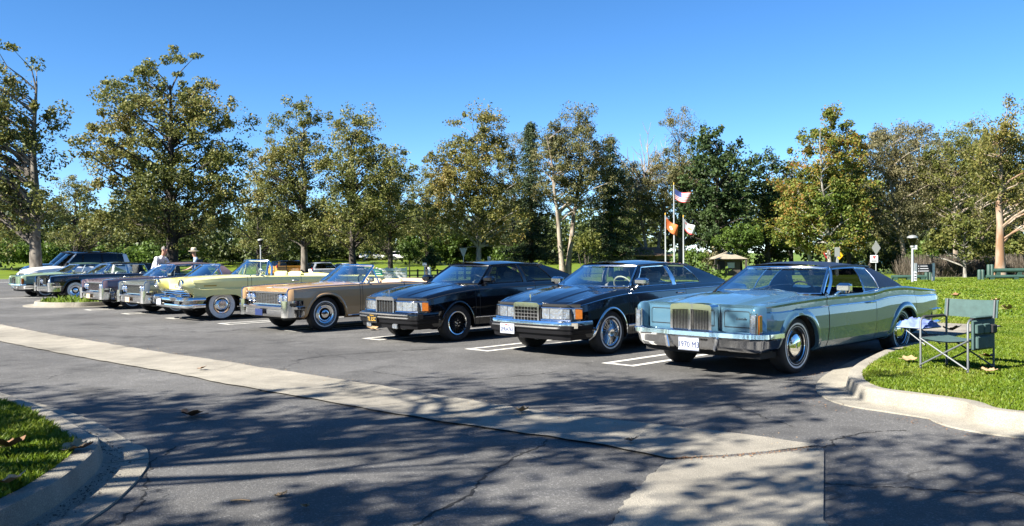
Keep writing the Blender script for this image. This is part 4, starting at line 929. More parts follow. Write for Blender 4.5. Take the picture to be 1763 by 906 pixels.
LF = dict(
 syc=leafy('sycamore_leaves', [(0.040,0.054,0.012),(0.081,0.099,0.020),(0.135,0.146,0.034),(0.194,0.183,0.052),(0.211,0.151,0.050)], .3, .22),
 sycb=leafy('sycamore_leaves_browning', [(0.057,0.066,0.014),(0.109,0.116,0.025),(0.183,0.165,0.042),(0.233,0.157,0.050)], .3, .25),
 euc=leafy('gum_leaves', [(0.049,0.057,0.019),(0.096,0.103,0.035),(0.144,0.136,0.054),(0.184,0.143,0.066)], .25, .25),
 eucg=leafy('grey_gum_leaves', [(0.061,0.063,0.029),(0.120,0.113,0.051),(0.188,0.158,0.080)], .25, .3),
 dark=leafy('dark_leaves', [(.014,.031,.010),(.034,.060,.017),(.060,.090,.024)], .2, .4),
 wood=leafy('woodland_leaves', [(.028,.042,.010),(.055,.075,.018),(.09,.105,.03)], .25, .12),
 pine=leafy('conifer_needles', [(.014,.034,.014),(.036,.060,.024),(.066,.084,.034)], .15, .4),
 green=leafy('fresh_leaves', [(.039,.072,.011),(.072,.121,.017),(.110,.160,.024)], .35, .5),
 amber=leafy('amber_leaves', [(0.052,0.092,0.014),(0.090,0.134,0.021),(0.150,0.170,0.028),(0.226,0.156,0.032),(0.226,0.085,0.028)], .35, .28),
 yell=leafy('yellowing_leaves', [(.056,.075,.015),(.112,.125,.027),(.175,.156,.040)], .35, .35),
 dry=leafy('dry_brush', [(.05,.042,.032),(.09,.075,.055),(.13,.105,.08)], .15, .8))
TOT = [0]
def leaf_cloud(C, R, n, size, r, flat=1.0, aspect=.62, droop=0.0):
    """n leaves in each ball (centre C, radius R): random quads, facing loosely outwards and up"""
    m = len(C); d = r.normal(size=(m, n, 3)); d /= np.linalg.norm(d, axis=2, keepdims=True); rad = R[:,None,None]*(r.uniform(.15, 1, (m,n,1))**.6); off = d*rad*r.uniform(.55,1.5,(m,1,3)); off[:,:,2] *= flat
    P = (C[:,None,:]+off).reshape(-1,3); N = m*n; nr = d.reshape(-1,3)*.6 + r.normal(size=(N,3))*.7 + np.array([0,0,.35]); nr /= np.linalg.norm(nr, axis=1, keepdims=True)
    a = r.normal(size=(N,3)); a[:,2] -= droop; u = np.cross(nr, a); u /= np.linalg.norm(u, axis=1, keepdims=True)+1e-9; v = np.cross(nr, u); s = (size*r.uniform(.55,1.3,N))[:,None]
    u = u*s*aspect*.5; v = v*s*.5; tip = nr*s*.12
    return np.stack([P-v, P+u-tip*.0, P+v-tip, P-u], 1).reshape(-1,3)      # a pointed leaf, slightly bent
def tree(name, label, base, trunk_r, lobes, leaf, bk, seed, dens=1.0, size=.165, crad=.75, nl=125, limbs=80, lean=0.0, cat='tree', group='trees around the park', trunk_top=.8, forks=1, flat=.8, aspect=.62, zmin=None, extra=None, droop=0.0):
    """lobes: (x, z, rx, rz) ellipsoids in metres relative to the trunk base; depth radius follows rx"""
    r = np.random.default_rng(seed); e = empty(name, base, 0, label, cat, group); top = max(l[1]+l[3] for l in lobes); C = []
    for lb in lobes:
        x, z, rx, rz = lb[:4]; ry = lb[4] if len(lb) > 4 else min(rx, max(2.5, rx*.85)); vol = rx*ry*rz*4.19; n = max(3, int(dens*vol/(crad**3*4.19)*(1.3 if len(lb) > 4 else 1.09))); d = r.normal(size=(n,3)); d /= np.linalg.norm(d, axis=1, keepdims=True); q = r.uniform(.05,1,(n,1))**.42*r.uniform(.74,1.12,(n,1))
        C.append(np.array([x,0,z]) + d*q*np.array([rx,ry,rz]))
    C = np.concatenate(C)
    if zmin is not None: C = C[C[:,2] > zmin]
    R = crad*r.uniform(.4,1.15,len(C))**1.1; V = leaf_cloud(C, R, nl, size, r, flat, aspect, droop); TOT[0] += len(V)//2
    tag(raw_mesh('crown', V, 4, leaf, e), kind='stuff')
    m = MB(); ht = top*trunk_top; tr = []
    for f in range(forks):
        a = 6.28*f/forks + r.uniform(0,1); sp = 0 if forks == 1 else top*.13; pts = []
        for i in range(9):
            t = i/8; pts.append(Vector((lean*t*top + sp*t*math.cos(a) + r.normal()*.06*t*top*.12 + (trunk_r*.6*math.cos(a) if forks > 1 else 0), sp*t*math.sin(a) + r.normal()*.06*t*top*.12 + (trunk_r*.6*math.sin(a) if forks > 1 else 0), t*ht - (.15 if i == 0 else 0))))
        rr = [trunk_r*(1.35 if i == 0 else 1.0-.85*(i/8)**.9)/(1 if forks == 1 else 1.35) for i in range(9)]; m.tube(pts, rr, 9, cap=False); tr.append((pts, rr))
    trunk_o = None; k = min(limbs, len(C)); idx = r.choice(len(C), k, replace=False)
    for i in idx:
        c = Vector(C[i]); pts, rr = tr[int(r.integers(len(tr)))]; hd = math.hypot(c.x-lean*c.z, c.y); zz = max(ht*.22, min(ht*.97, c.z-hd*r.uniform(.45,.9))); t = zz/ht*8; j = min(7, int(t)); p = pts[j].lerp(pts[j+1], t-j)
        r0 = min(rr[j]*.6, .02+.022*(c-p).length); mid = p.lerp(c, .5) + Vector((r.normal()*.25, r.normal()*.25, .12*hd-.15)); m.tube([p, p.lerp(mid,.5)+Vector((0,0,.04*hd)), mid, c], [r0, r0*.75, r0*.5, r0*.16], 5, cap=False)
    if extra: extra(m, r)
    m.build('trunk', bk, e, smooth=60); return e
def T(name, label, bx, Y, lobes_px, leaf, bk, seed, tr=.25, base_z=None, **kw):
    """lobes in picture pixels (cx, cy, rx, ry), turned into metres at the tree's own distance Y"""
    x = at(bx, Y); z0 = gh(x, Y) if base_z is None else base_z; k = Y/F_PX
    L = [((cx-bx)*k, hz(cx, cy, Y)-z0, rx*k*1.24, ry*k*1.12) for cx, cy, rx, ry in lobes_px]
    return tree(name, label, (x, Y, z0), tr, L, leaf, bk, seed, **kw)
S, E_, B_ = LF['syc'], LF['euc'], BK
T('sycamore_tree', 'tall leafy sycamore cut off by the left edge of the picture', 62, 42, [(-8,130,55,65),(30,225,70,70),(-30,300,95,85),(40,360,75,65),(85,190,28,35),(-60,220,70,90)], S, B_['syc'], 11, .34, dens=.95)
T('sycamore_tree', 'largest sycamore, broad and loose-crowned, standing behind the two men', 297, 50, [(292,115,42,48),(285,190,95,65),(270,270,105,80),(300,355,120,70),(375,215,55,58),(385,310,52,85),(195,250,48,48),(190,380,62,45),(225,170,50,40),(345,160,35,30)], S, B_['dark'], 12, .42, dens=.9)
T('sycamore_tree', 'tall narrow-topped sycamore left of the twin crowns, above the yellow convertible', 524, 64, [(512,195,32,38),(505,255,62,60),(500,335,72,75),(530,390,70,40),(465,300,38,60)], S, B_['syc'], 13, .30, dens=.95)
T('sycamore_tree', 'round-topped sycamore with a dark straight trunk, above the tan convertible', 607, 60, [(612,225,52,40),(610,290,66,62),(640,350,70,70),(675,310,38,60),(590,385,60,40)], S, B_['dark'], 14, .30, dens=1.0)
T('sycamore_tree', 'browning sycamore with a slim pale trunk, left of the conifers', 824, 66, [(822,225,42,44),(810,290,72,62),(815,365,82,62),(765,300,36,46),(870,260,30,38)], LF['sycb'], B_['pale'], 15, .24, dens=1.1)
T('sycamore_tree', 'dark-leaved sycamore behind the white fence', 672, 84, [(670,300,42,50),(680,370,52,60),(640,395,45,45)], S, B_['dark'], 16, .3, dens=.8)
T('young_tree', 'small bright green sapling beside the white fence', 705, 66, [(706,428,19,20),(712,418,14,12)], LF['green'], B_['dark'], 17, .06, dens=1.3, size=.165, crad=.4, limbs=14)
T('young_tree', 'thin dark sapling by the white post', 742, 64, [(740,452,14,14),(745,440,10,10)], LF['dark'], B_['dark'], 18, .05, dens=1.0, size=.165, crad=.35, limbs=10)
T('broadleaf_tree', 'rounded fresh green bush-like tree left of the traffic sign', 800, 70, [(795,430,42,22),(815,420,38,20),(770,435,25,16)], LF['green'], B_['dark'], 19, .12, dens=1.3, size=.25, crad=.55, limbs=20)
def conifer(name, label, bx, Y, top_py, hw, seed):
    x = at(bx, Y); z0 = gh(x, Y); H = hz(bx, top_py, Y)-z0; r = np.random.default_rng(seed); e = empty(name, (x,Y,z0), 0, label, 'tree', 'trees around the park'); m = MB(); m.tube([(0,0,-.1),(0,0,H*.5),(0,0,H)], [.24,.15,.02], 8); Vs = []; W = hw*Y/F_PX
    z = H*.13
    while z < H*.99:
        t = z/H; L = W*(1-t)**.8*r.uniform(.75,1.15)+.2; n = 8 if t < .8 else 5; a0 = r.uniform(0,6.28)
        for k in range(n):
            a = a0+6.28*k/n+r.normal()*.15; l = L*r.uniform(.72,1.12); tip = Vector((l*math.cos(a), l*math.sin(a), z+l*r.uniform(-.3,.2))); p0 = Vector((0,0,z)); m.tube([p0, p0.lerp(tip,.55)-Vector((0,0,.06*l)), tip], [.035,.02,.006], 4, cap=False)
            q = max(3, int(l/.33)); C = np.array([p0.lerp(tip, (i+.6)/q) for i in range(q)]); C[:,2] -= .10*l*((np.arange(q)+.6)/q)**2; Vs.append(leaf_cloud(C, np.full(q,.42), 34, .24, r, .8, .3))
        z += (.5 + .25*(1-t))*r.uniform(.6,1.3)
    V = np.concatenate(Vs); TOT[0] += len(V)//2; tag(raw_mesh('crown', V, 4, LF['pine'], e), kind='stuff'); m.build('trunk', BK['dark'], e, smooth=60)
conifer('conifer_tree', 'dark layered conifer left of the tall gum tree', 915, 72, 212, 64, 31)
conifer('conifer_tree', 'dark layered conifer right of the tall gum tree', 1052, 70, 236, 78, 32)
T('gum_tree', 'tall olive gum tree with a forked white trunk between the two conifers', 973, 66, [(995,215,36,32),(985,270,58,52),(960,255,40,46),(1005,310,46,52),(960,330,40,40),(1035,260,22,40)], E_, B_['euc'], 33, .34, dens=1.35, size=.18, aspect=.42, droop=1.2, forks=2)
def bare(m, r):
    for k in range(9):
        a = r.uniform(-.9,.9); p = Vector((-.6+r.normal()*.3, r.normal()*.4, 8.0)); pts = [p]; d = Vector((a*.55, r.normal()*.3, 1)).normalized(); L = r.uniform(2.5,5.5)
        for i in range(5): d = (d+Vector((r.normal()*.16, r.normal()*.16, .05))).normalized(); pts.append(pts[-1]+d*L/5)
        m.tube(pts, [.09,.07,.05,.035,.02,.01], 5, cap=False)
        for j in range(4):
            q = pts[1+j%4]; e = (d+Vector((r.normal()*.7, r.normal()*.5, .1))).normalized(); m.tube([q, q+e*.5, q+e*1.0+Vector((0,0,.25))], [.03,.02,.008], 4, cap=False)
T('gum_tree', 'gum tree with bare dead branches rising out of its crown', 1124, 72, [(1125,320,48,42),(1110,358,52,36),(1150,300,34,34),(1085,300,18,20)], LF['euc'], B_['euc'], 34, .28, dens=1.35, aspect=.42, droop=1.2, forks=2, extra=bare)
T('gum_tree', 'slender gum tree topping the others behind the flagpoles', 1172, 74, [(1176,220,32,30),(1165,285,40,34),(1190,325,45,45),(1180,390,46,44)], LF['euc'], B_['euc'], 35, .26, dens=1.2, aspect=.42, droop=1.2)
T('evergreen_tree', 'dense dark evergreen with a domed crown right of the flagpoles', 1236, 70, [(1240,258,46,42),(1235,315,58,58),(1225,380,52,52),(1268,350,34,48)], LF['dark'], B_['dark'], 36, .36, dens=1.0, size=.26, nl=80)
T('evergreen_tree', 'dark slim-crowned evergreen between the domed one and the amber tree', 1322, 74, [(1322,295,34,36),(1325,350,40,48),(1322,410,42,38)], LF['dark'], B_['dark'], 37, .3, dens=1.0, size=.26, nl=80)
T('broadleaf_tree', 'small bright green round tree in front of the dark evergreens', 1276, 62, [(1274,412,34,28),(1290,400,22,22)], LF['green'], B_['dark'], 38, .12, dens=1.1, size=.165, crad=.5, limbs=24)
T('sweetgum_tree', 'tall green and amber sweetgum with a pointed crown behind the blue coupe', 1432, 56, [(1438,205,26,36),(1430,265,50,42),(1425,330,62,52),(1440,395,58,42),(1462,290,30,60)], LF['amber'], B_['pale'], 39, .2, dens=1.15, size=.165, crad=.6, forks=2)
T('sweetgum_tree', 'lower sweetgum with orange-tinted leaves and leaning pale trunk', 1398, 58, [(1372,330,34,46),(1365,395,40,40),(1395,360,36,44)], LF['amber'], B_['pale'], 40, .15, dens=1.2, size=.165, crad=.6, lean=-.12)
T('sweetgum_tree', 'slim dark-trunked tree standing at the right of the sweetgums', 1461, 58, [(1465,250,20,44),(1470,330,28,48),(1468,395,28,38)], LF['green'], B_['dark'], 41, .16, dens=.8, size=.165, crad=.55)
T('gum_tree', 'wispy grey-green gum tree with twisting pale limbs behind the diamond sign', 1565, 58, [(1560,240,46,38),(1525,275,46,50),(1570,310,50,56),(1535,370,56,50),(1595,350,40,56)], LF['eucg'], B_['euc'], 42, .28, dens=1.25, size=.165, aspect=.4, droop=1.2, lean=-.05, forks=2)
T('gum_tree', 'yellowing gum tree left of the orange-barked trunk', 1645, 56, [(1640,270,40,42),(1650,330,50,50),(1625,300,36,44),(1665,250,30,30)], LF['yell'], B_['euc'], 43, .2, dens=1.25, size=.165, aspect=.42, droop=1.0)
T('sycamore_tree', 'small low sycamore with a white stem by the dry brush', 1661, 45.5, [(1640,420,40,26),(1655,395,34,24),(1685,430,26,22)], LF['yell'], B_['pale'], 44, .1, dens=.95, size=.165, crad=.45, limbs=26)
T('gum_tree', 'gum tree with a smooth orange and white trunk at the right edge of the lawn', 1722, 44.5, [(1735,225,42,36),(1700,265,38,34),(1760,270,46,44),(1725,310,46,36),(1770,340,40,36),(1745,195,20,20)], LF['sycb'], B_['orange'], 45, .27, dens=1.05, size=.165, aspect=.42, droop=1.2, crad=.6)
T('gum_tree', 'gum tree half cut off by the right edge of the picture', 1800, 56, [(1800,270,60,60),(1790,350,60,60)], LF['euc'], B_['euc'], 46, .28, dens=1.2, aspect=.42)
T('gum_tree', 'hazy olive gum behind the leaning sweetgum and the wispy gum', 1500, 72, [(1505,270,34,36),(1500,330,44,50),(1490,400,48,44)], LF['euc'], B_['dark'], 91, .25, dens=1.0, aspect=.42)
T('gum_tree', 'tall rust-tinted gum rising behind the yellowing gum', 1690, 66, [(1690,235,36,34),(1600,300,34,50),(1700,300,46,50),(1690,370,60,50)], LF['sycb'], B_['euc'], 92, .25, dens=1.0, aspect=.42)
T('sycamore_tree', 'broad olive tree filling the gap between the twin-crowned sycamores and the browning one', 735, 92, [(735,330,34,40),(730,395,46,44),(700,360,30,40)], S, B_['dark'], 93, .25, dens=.9)
T('sycamore_tree', 'olive tree half hidden behind the narrow-topped sycamore', 445, 90, [(450,340,34,44),(445,400,46,40)], S, B_['dark'], 94, .25, dens=.9)
T('sycamore_tree', 'low dark tree between the left edge sycamore and the largest one', 130, 82, [(130,350,40,44),(150,400,50,36)], S, B_['dark'], 95, .25, dens=.9)
T('gum_tree', 'olive gum filling in behind the left conifer', 885, 88, [(890,270,30,40),(885,340,44,54),(880,400,44,40)], LF['euc'], B_['dark'], 96, .25, dens=1.0, aspect=.42)
T('gum_tree', 'rusty olive gum standing behind the right conifer', 1085, 86, [(1090,310,40,36),(1075,360,50,42)], LF['euc'], B_['dark'], 97, .25, dens=1.0, aspect=.42)
T('gum_tree', 'olive gum in the gap between the slim evergreen and the sweetgums', 1362, 80, [(1360,310,30,36),(1355,370,40,50)], LF['euc'], B_['dark'], 101, .25, dens=1.0, size=.2, nl=80, aspect=.45)
T('gum_tree', 'full olive gum behind the wispy gum, reaching just below its top', 1545, 76, [(1540,250,50,40),(1590,265,44,40),(1560,320,70,55),(1540,395,70,45)], LF['euc'], B_['dark'], 102, .28, dens=.95, size=.2, nl=80, aspect=.45)
T('gum_tree', 'full greenish gum behind the yellowing gum, filling the view to its right', 1655, 78, [(1650,265,50,40),(1700,250,40,36),(1660,330,70,55),(1650,400,70,45),(1745,330,50,60)], LF['syc'], B_['dark'], 103, .28, dens=.95, size=.2, nl=80, aspect=.5)
# trees that stand outside the picture to the left and throw their shade over the near asphalt
SH = (SUN_DIR.x/math.tan(SUN_EL), SUN_DIR.y/math.tan(SUN_EL))          # how far up-sun a crown stands per metre of height
for i, (gx, gy, h, L, dn) in enumerate((
    (-1.3, 7.1, 7.0, [(-2.4,0,1.9,.8,1.1),(-.4,.3,2.0,.9,1.1),(1.6,.2,2.0,.9,1.0),(2.6,-.5,1.4,.8,.8)], 1.6),
    (1.4, 9.3, 7.4, [(-2.4,.3,1.6,.8,.9),(.0,0,2.0,.9,1.3),(1.8,-.4,1.5,.8,1.2)], 1.3),
    (3.2, 5.4, 6.6, [(-.4,0,1.6,.8,1.4),(1.4,.3,1.7,.8,1.6)], 1.5),
    (-.6, 4.75, 6.4, [(-2.2,0,1.8,.8,.75),(.4,.2,2.2,.8,.8),(2.2,0,1.6,.7,.6)], 1.7),
    (-4.0, 8.3, 7.0, [(-1.6,0,2.4,.9,1.5),(1.0,-.2,2.0,.8,1.3)], 1.1))):
    x, y = gx + h*SH[0], gy + h*SH[1]
    tree('sycamore_tree', ['the left-hand shade sycamore beside the photographer, nearest the island', 'the near shade sycamore overhanging the kerbed island', 'the shade sycamore behind the photographer', 'the rearmost shade sycamore behind the photographer', 'the far left shade sycamore out beyond the island'][i], (x,y,.0), .16, [(q[0], h+q[1], q[2], q[3], q[4]) for q in L], S, B_['syc'], 60+i, dens=dn*.5, size=.15, crad=.42, nl=46, limbs=70, group='shade trees beside the photographer', trunk_top=.9)

# distant woodland, shrubs, brush -----------------------------------------------
def mass(name, label, items, leaf, seed, nl=26, size=.4, crad=.9, cat='shrubs', thing=False, group=None):
    r = np.random.default_rng(seed); C = []
    for px, py, rx, ry, Y in items:
        k = Y/F_PX; x = at(px,Y); z = hz(px,py,Y); a, b = rx*k, ry*k; n = max(6, int(a*a*b*.9/(crad**3)*3.2)); d = r.normal(size=(n,3)); d /= np.linalg.norm(d, axis=1, keepdims=True)
        c = np.array([x,Y,z])+d*(r.uniform(.1,1,(n,1))**.4)*np.array([a, min(a,4), b]); C.append(c)
    C = np.concatenate(C); V = leaf_cloud(C, crad*r.uniform(.6,1.3,len(C)), nl, size, r, .8); TOT[0] += len(V)//2
    if thing:
        b = np.array([C[:,0].mean(), C[:,1].mean(), gh(C[:,0].mean(), C[:,1].mean())]); e = empty(name, tuple(b), 0, label, cat, group); tag(raw_mesh('foliage', V-b, 4, leaf, e), kind='stuff')
        m = MB()
        for i in range(7): q = C[r.integers(len(C))]-b; m.tube([(q[0]*.3,q[1]*.3,-.1),(q[0]*.7,q[1]*.7,q[2]*.5),tuple(q)], [.04,.03,.01], 5, cap=False)
        m.build('stems', BK['dark'], e); return e
    return tag(raw_mesh(name, V, 4, leaf), label, cat, kind='stuff')
r_ = np.random.default_rng(5)
wood = [(px+r_.normal()*8, 408+r_.normal()*12, 34+r_.uniform(0,22), 40+r_.uniform(0,14), 128+r_.uniform(0,40)) for px in range(-40,1120,20)]
mass('distant_woodland', 'distant band of dark green woodland closing the view behind the park', wood, LF['wood'], 51, 22, .7, 1.7, 'woodland')
wood2 = [(px+r_.normal()*8, 375+r_.normal()*26, 30+r_.uniform(0,20), 58+r_.uniform(0,24), 74+r_.uniform(0,22)) for px in range(1090,1860,20)]
mass('thicket', 'dense dark thicket filling the space behind the gum trees on the right', wood2, LF['wood'], 52, 24, .45, 1.1, 'woodland')
wood4 = [(px+r_.normal()*6, 434+r_.normal()*6, 24+r_.uniform(0,18), 14+r_.uniform(0,6), 150+r_.uniform(0,30)) for px in range(-30,1130,20)]
mass('far_understorey', 'dim olive understorey below the distant woodland', wood4, LF['wood'], 57, 14, .7, 1.2, 'shrubs')
wood3 = [(px+r_.normal()*6, 435+r_.normal()*6, 26+r_.uniform(0,14), 12+r_.uniform(0,8), 112+r_.uniform(0,25)) for px in range(-20,300,22)]
mass('far_shrubbery', 'bright green shrubbery under the trees behind the parked cars on the left', wood3, LF['green'], 53, 26, .5, .9, 'shrubs')
mass('undergrowth', 'shadowy olive undergrowth below the trees on the right', [(px+r_.normal()*6, 440+r_.normal()*8, 24, 24+r_.uniform(0,12), 60+r_.uniform(0,8)) for px in range(1470,1860,22)], LF['wood'], 54, 26, .3, .65, 'shrubs')
for i, (px, py, rx, ry, Y, mt, lb) in enumerate(((1196,452,20,22,62,'green','light green bush right of the flagpoles'), (1222,446,18,18,66,'eucg','grey-green feathery bush behind the flagpoles'), (1216,478,36,14,44,'green','low green hedge just behind the black coupes'), (1165,448,12,9,80,'green','little bright shrub in front of the low building'), (1068,440,14,10,78,'green','bright leafy shrub left of the low building'), (1012,416,26,18,64,'yell','yellow-green shrub beside the white forked trunk'), (880,438,40,12,82,'green','low spreading shrubs behind the black coupes on the left'), (1455,455,30,20,60,'yell','yellowish shrub under the sweetgums'), (1590,440,24,20,56,'green','green shrub beside the lamp post'), (1730,430,50,26,58,'syc','olive bush behind the orange-barked gum'))):
    mass('shrub', lb, [(px,py,rx,ry,Y)], LF[mt], 70+i, 30, .24, .45, 'shrub', True, 'shrubs around the park')
ring = []
for k in range(34):
    a = math.radians(-12 - k*(204/33)); R0 = 34 + r_.uniform(0,14); x, y = R0*math.cos(a), R0*math.sin(a); ring.append((x, y, r_.uniform(6,9), r_.uniform(3.6,6)))
rr_ = np.random.default_rng(58); C_ = []
for x, y, h, w_ in ring:
    d = rr_.normal(size=(42,3)); d /= np.linalg.norm(d, axis=1, keepdims=True); C_.append(np.array([x,y,h*.8])+d*(rr_.uniform(.1,1,(42,1))**.4)*np.array([w_,w_,h*.8]))
C_ = np.concatenate(C_); tag(raw_mesh('park_woodland', leaf_cloud(C_, 1.3*rr_.uniform(.6,1.3,len(C_)), 24, .55, rr_, .8), 4, LF['syc']), 'belt of trees closing the park behind the photographer', 'woodland', kind='stuff')
# dry brush: upright twigs along the far edge of the lawn
r = np.random.default_rng(77); n = 9000; P = np.c_[r.uniform(at(1575,47), at(1800,47), n), r.uniform(46.5,49.5,n), np.full(n,.1)]; h = r.uniform(.35,1.15,n)*(.7+.5*np.sin(P[:,0]*1.7)**2); a = r.uniform(0,6.28,n); w = .014
L_ = np.c_[r.normal(0,.22,n), r.normal(0,.22,n), h]; U_ = np.c_[np.cos(a), np.sin(a), np.zeros(n)]*w
tag(raw_mesh('dry_brush', np.stack([P-U_, P+U_, P+L_+U_*.5, P+L_-U_*.5],1).reshape(-1,3), 4, LF['dry']), 'band of dry grey-brown brush along the far edge of the lawn', 'brush', kind='stuff')

print('LEAF TRIS', TOT[0])
# ================================================================== people, furniture, signs, flags, buildings, litter
def skin_body(name, joints, bones, mats, parent, pick):
    """one continuous body: joints name -> (x,y,z,r); bones pairs; material picked per face from its place"""
    keys = list(joints); me = bpy.data.meshes.new(name); me.from_pydata([joints[k][:3] for k in keys], [(keys.index(a), keys.index(b)) for a, b in bones], []); o = bpy.data.objects.new(name, me); sc.collection.objects.link(o)
    md = o.modifiers.new('skin','SKIN'); sv = me.skin_vertices[0].data
    for i, k in enumerate(keys): sv[i].radius = (joints[k][3], joints[k][4] if len(joints[k]) > 4 else joints[k][3]); sv[i].use_root = (k == 'pelvis')
    ss = o.modifiers.new('sub','SUBSURF'); ss.levels = 2; ss.render_levels = 2
    dg = bpy.context.evaluated_depsgraph_get(); m2 = bpy.data.meshes.new_from_object(o.evaluated_get(dg)); bpy.data.objects.remove(o); m2.materials.clear()
    for m in mats: m2.materials.append(m)
    for p in m2.polygons: p.material_index = pick(p.center); p.use_smooth = True
    q = bpy.data.objects.new(name, m2); return link(q, parent)
M['skin'] = pmat('skin', (.36,.19,.13), .55); M['hair'] = pmat('grey_hair', (.14,.13,.12), .8, var=.3, scale=60); M['denim'] = pmat('dark_trousers', (.03,.035,.05), .9); M['shoe'] = pmat('dark_shoes', (.02,.018,.016), .6)
M['shirt_print'] = pmat('patterned_white_shirt', (.5,.5,.5), .85, var=.55, scale=9); M['shirt_blue'] = pmat('pale_blue_shirt', (.20,.27,.38), .85); M['navy'] = pmat('navy_vest', (.02,.03,.06), .85); M['straw'] = pmat('straw_hat', (.52,.45,.33), .8, var=.1, scale=50); M['hat_band'] = pmat('hat_band', (.03,.03,.03), .8)
def person(loc, yaw, label, shirt, lean, hat=False, h=1.76, reach=.0):
    k = h/1.76; e = empty('person', (loc[0], loc[1], 0), yaw, label, 'person', 'people standing among the cars'); L = lean
    J = dict(pelvis=(0,0,.95,.13,.16), waist=(.05*L,0,1.08,.12,.15), chest=(.16*L,0,1.30,.14,.18), neckb=(.26*L,0,1.46,.075), neck=(.30*L,0,1.53,.055), head0=(.34*L,0,1.60,.075), head=(.35*L+.01,0,1.68,.088,.08), crown=(.35*L,0,1.755,.055))
    B = [('pelvis','waist'),('waist','chest'),('chest','neckb'),('neckb','neck'),('neck','head0'),('head0','head'),('head','crown')]
    for s_, sg in (('l',1),('r',-1)):
        sx = .22*L; J['sh'+s_] = (sx,sg*.19,1.43,.065); J['el'+s_] = (sx+.10+reach*.15,sg*.27,1.16+reach*.12,.046); J['wr'+s_] = (sx+.28+reach*.2,sg*.22,1.06+reach*.2,.03); J['pa'+s_] = (sx+.35+reach*.2,sg*.21,1.05+reach*.2,.034,.018); B += [('chest','sh'+s_),('sh'+s_,'el'+s_),('el'+s_,'wr'+s_),('wr'+s_,'pa'+s_)]
        for i, (dy, ln) in enumerate(((-.03,.075),(-.012,.085),(.008,.08),(.026,.065))):
            a = 'f%d%s' % (i,s_); J[a] = (J['pa'+s_][0]+.04, J['pa'+s_][1]+dy, J['pa'+s_][2]-.005, .009); J[a+'t'] = (J['pa'+s_][0]+.04+ln*.8, J['pa'+s_][1]+dy, J['pa'+s_][2]-.03, .008); B += [('pa'+s_,a),(a,a+'t')]
        J['th'+s_] = (J['pa'+s_][0]+.0, J['pa'+s_][1]-sg*.045, J['pa'+s_][2]-.01, .01); J['tt'+s_] = (J['pa'+s_][0]+.045, J['pa'+s_][1]-sg*.06, J['pa'+s_][2]-.02, .009); B += [('wr'+s_,'th'+s_),('th'+s_,'tt'+s_)]
        J['hp'+s_] = (0,sg*.1,.86,.1); J['kn'+s_] = (.02,sg*.11,.49,.065); J['an'+s_] = (-.02,sg*.12,.09,.045); J['to'+s_] = (.14,sg*.13,.04,.04,.045); B += [('pelvis','hp'+s_),('hp'+s_,'kn'+s_),('kn'+s_,'an'+s_),('an'+s_,'to'+s_)]
    J = {n: (v[0]*k, v[1]*k, v[2]*k, *[q*k for q in v[3:]]) for n, v in J.items()}
    def pick(c):
        x, y, z = c.x/k, c.y/k, c.z/k
        if z > 1.5: return 0
        if z > .93 and abs(y) > .2 and z < 1.2 or x > .22*L+.2 and abs(y) > .14: return 0
        if z > .93: return 1
        return 2 if z > .1 else 3
    skin_body('body', J, B, [M['skin'], shirt, M['denim'], M['shoe']], e, pick); hx, hz_ = (.35*L+.01)*k, 1.68*k
    m = MB(); m.lathe([(.0,.03),(.02,.02),(.022,-.01),(0,-.02)], c=(hx+.085*k,0,hz_-.01), axis='Z', n=8); m.build('nose', M['skin'], e)
    for sg in (1,-1):
        MB().box((hx-.005, sg*.088*k, hz_), (.035,.02,.06), bev=.01).build('ear', M['skin'], e); MB().lathe([(0,.008),(.010,.004),(.011,0),(0,-.01)], c=(hx+.078*k, sg*.032, hz_+.025), axis='X', n=8).build('eye', M['under'], e)
    MB().box((hx+.078*k,0,hz_-.05), (.012,.05,.01)).build('mouth', M['hair'], e)
    if hat:
        o = MB().lathe([(.0,.12),(.06,.118),(.088,.10),(.098,.05),(.103,.0),(.19,-.012),(.192,-.02),(.10,-.015)], c=(hx-.005,0,hz_+.055), axis='Z', n=28).build('hat', M['straw'], e); MB().lathe([(.1045,.002),(.1025,.035)], c=(hx-.005,0,hz_+.055), axis='Z', n=28).build('hat_band', M['hat_band'], o)
    else:
        P = [[(hx-.018+(.092 if 1 else 0)*math.cos(p)*math.cos(t)*1.04-.008, .09*math.cos(p)*math.sin(t)*1.02, hz_+.018+.102*math.sin(p)) for t in np.linspace(.7, 2*math.pi-.7, 17)] for p in np.linspace(-.35, 1.5, 8)]
        MB().grid(P).build('hair', M['hair'], e)
    return e
person((at(266,27.6),27.6), math.radians(-25), 'man with grey hair in a patterned white shirt leaning beside the lilac sedan', M['shirt_print'], 1.25, False, 1.86)
pm = person((at(343,31),31), math.radians(200), 'man in a straw hat, pale blue shirt and dark vest behind the cars', M['shirt_blue'], .5, True, 1.80)
m = MB(); k = 1.8/1.76
V = [[(.05*.5*k*t + math.cos(a)*(.135+.03*t)*k+.03*t, math.sin(a)*(.185+.035*t)*k, (1.0+.42*t)*k) for a in np.linspace(.5, 2*math.pi-.5, 17)] for t in np.linspace(0,1,6)]
m.grid(V); m.build('vest', M['navy'], pm)

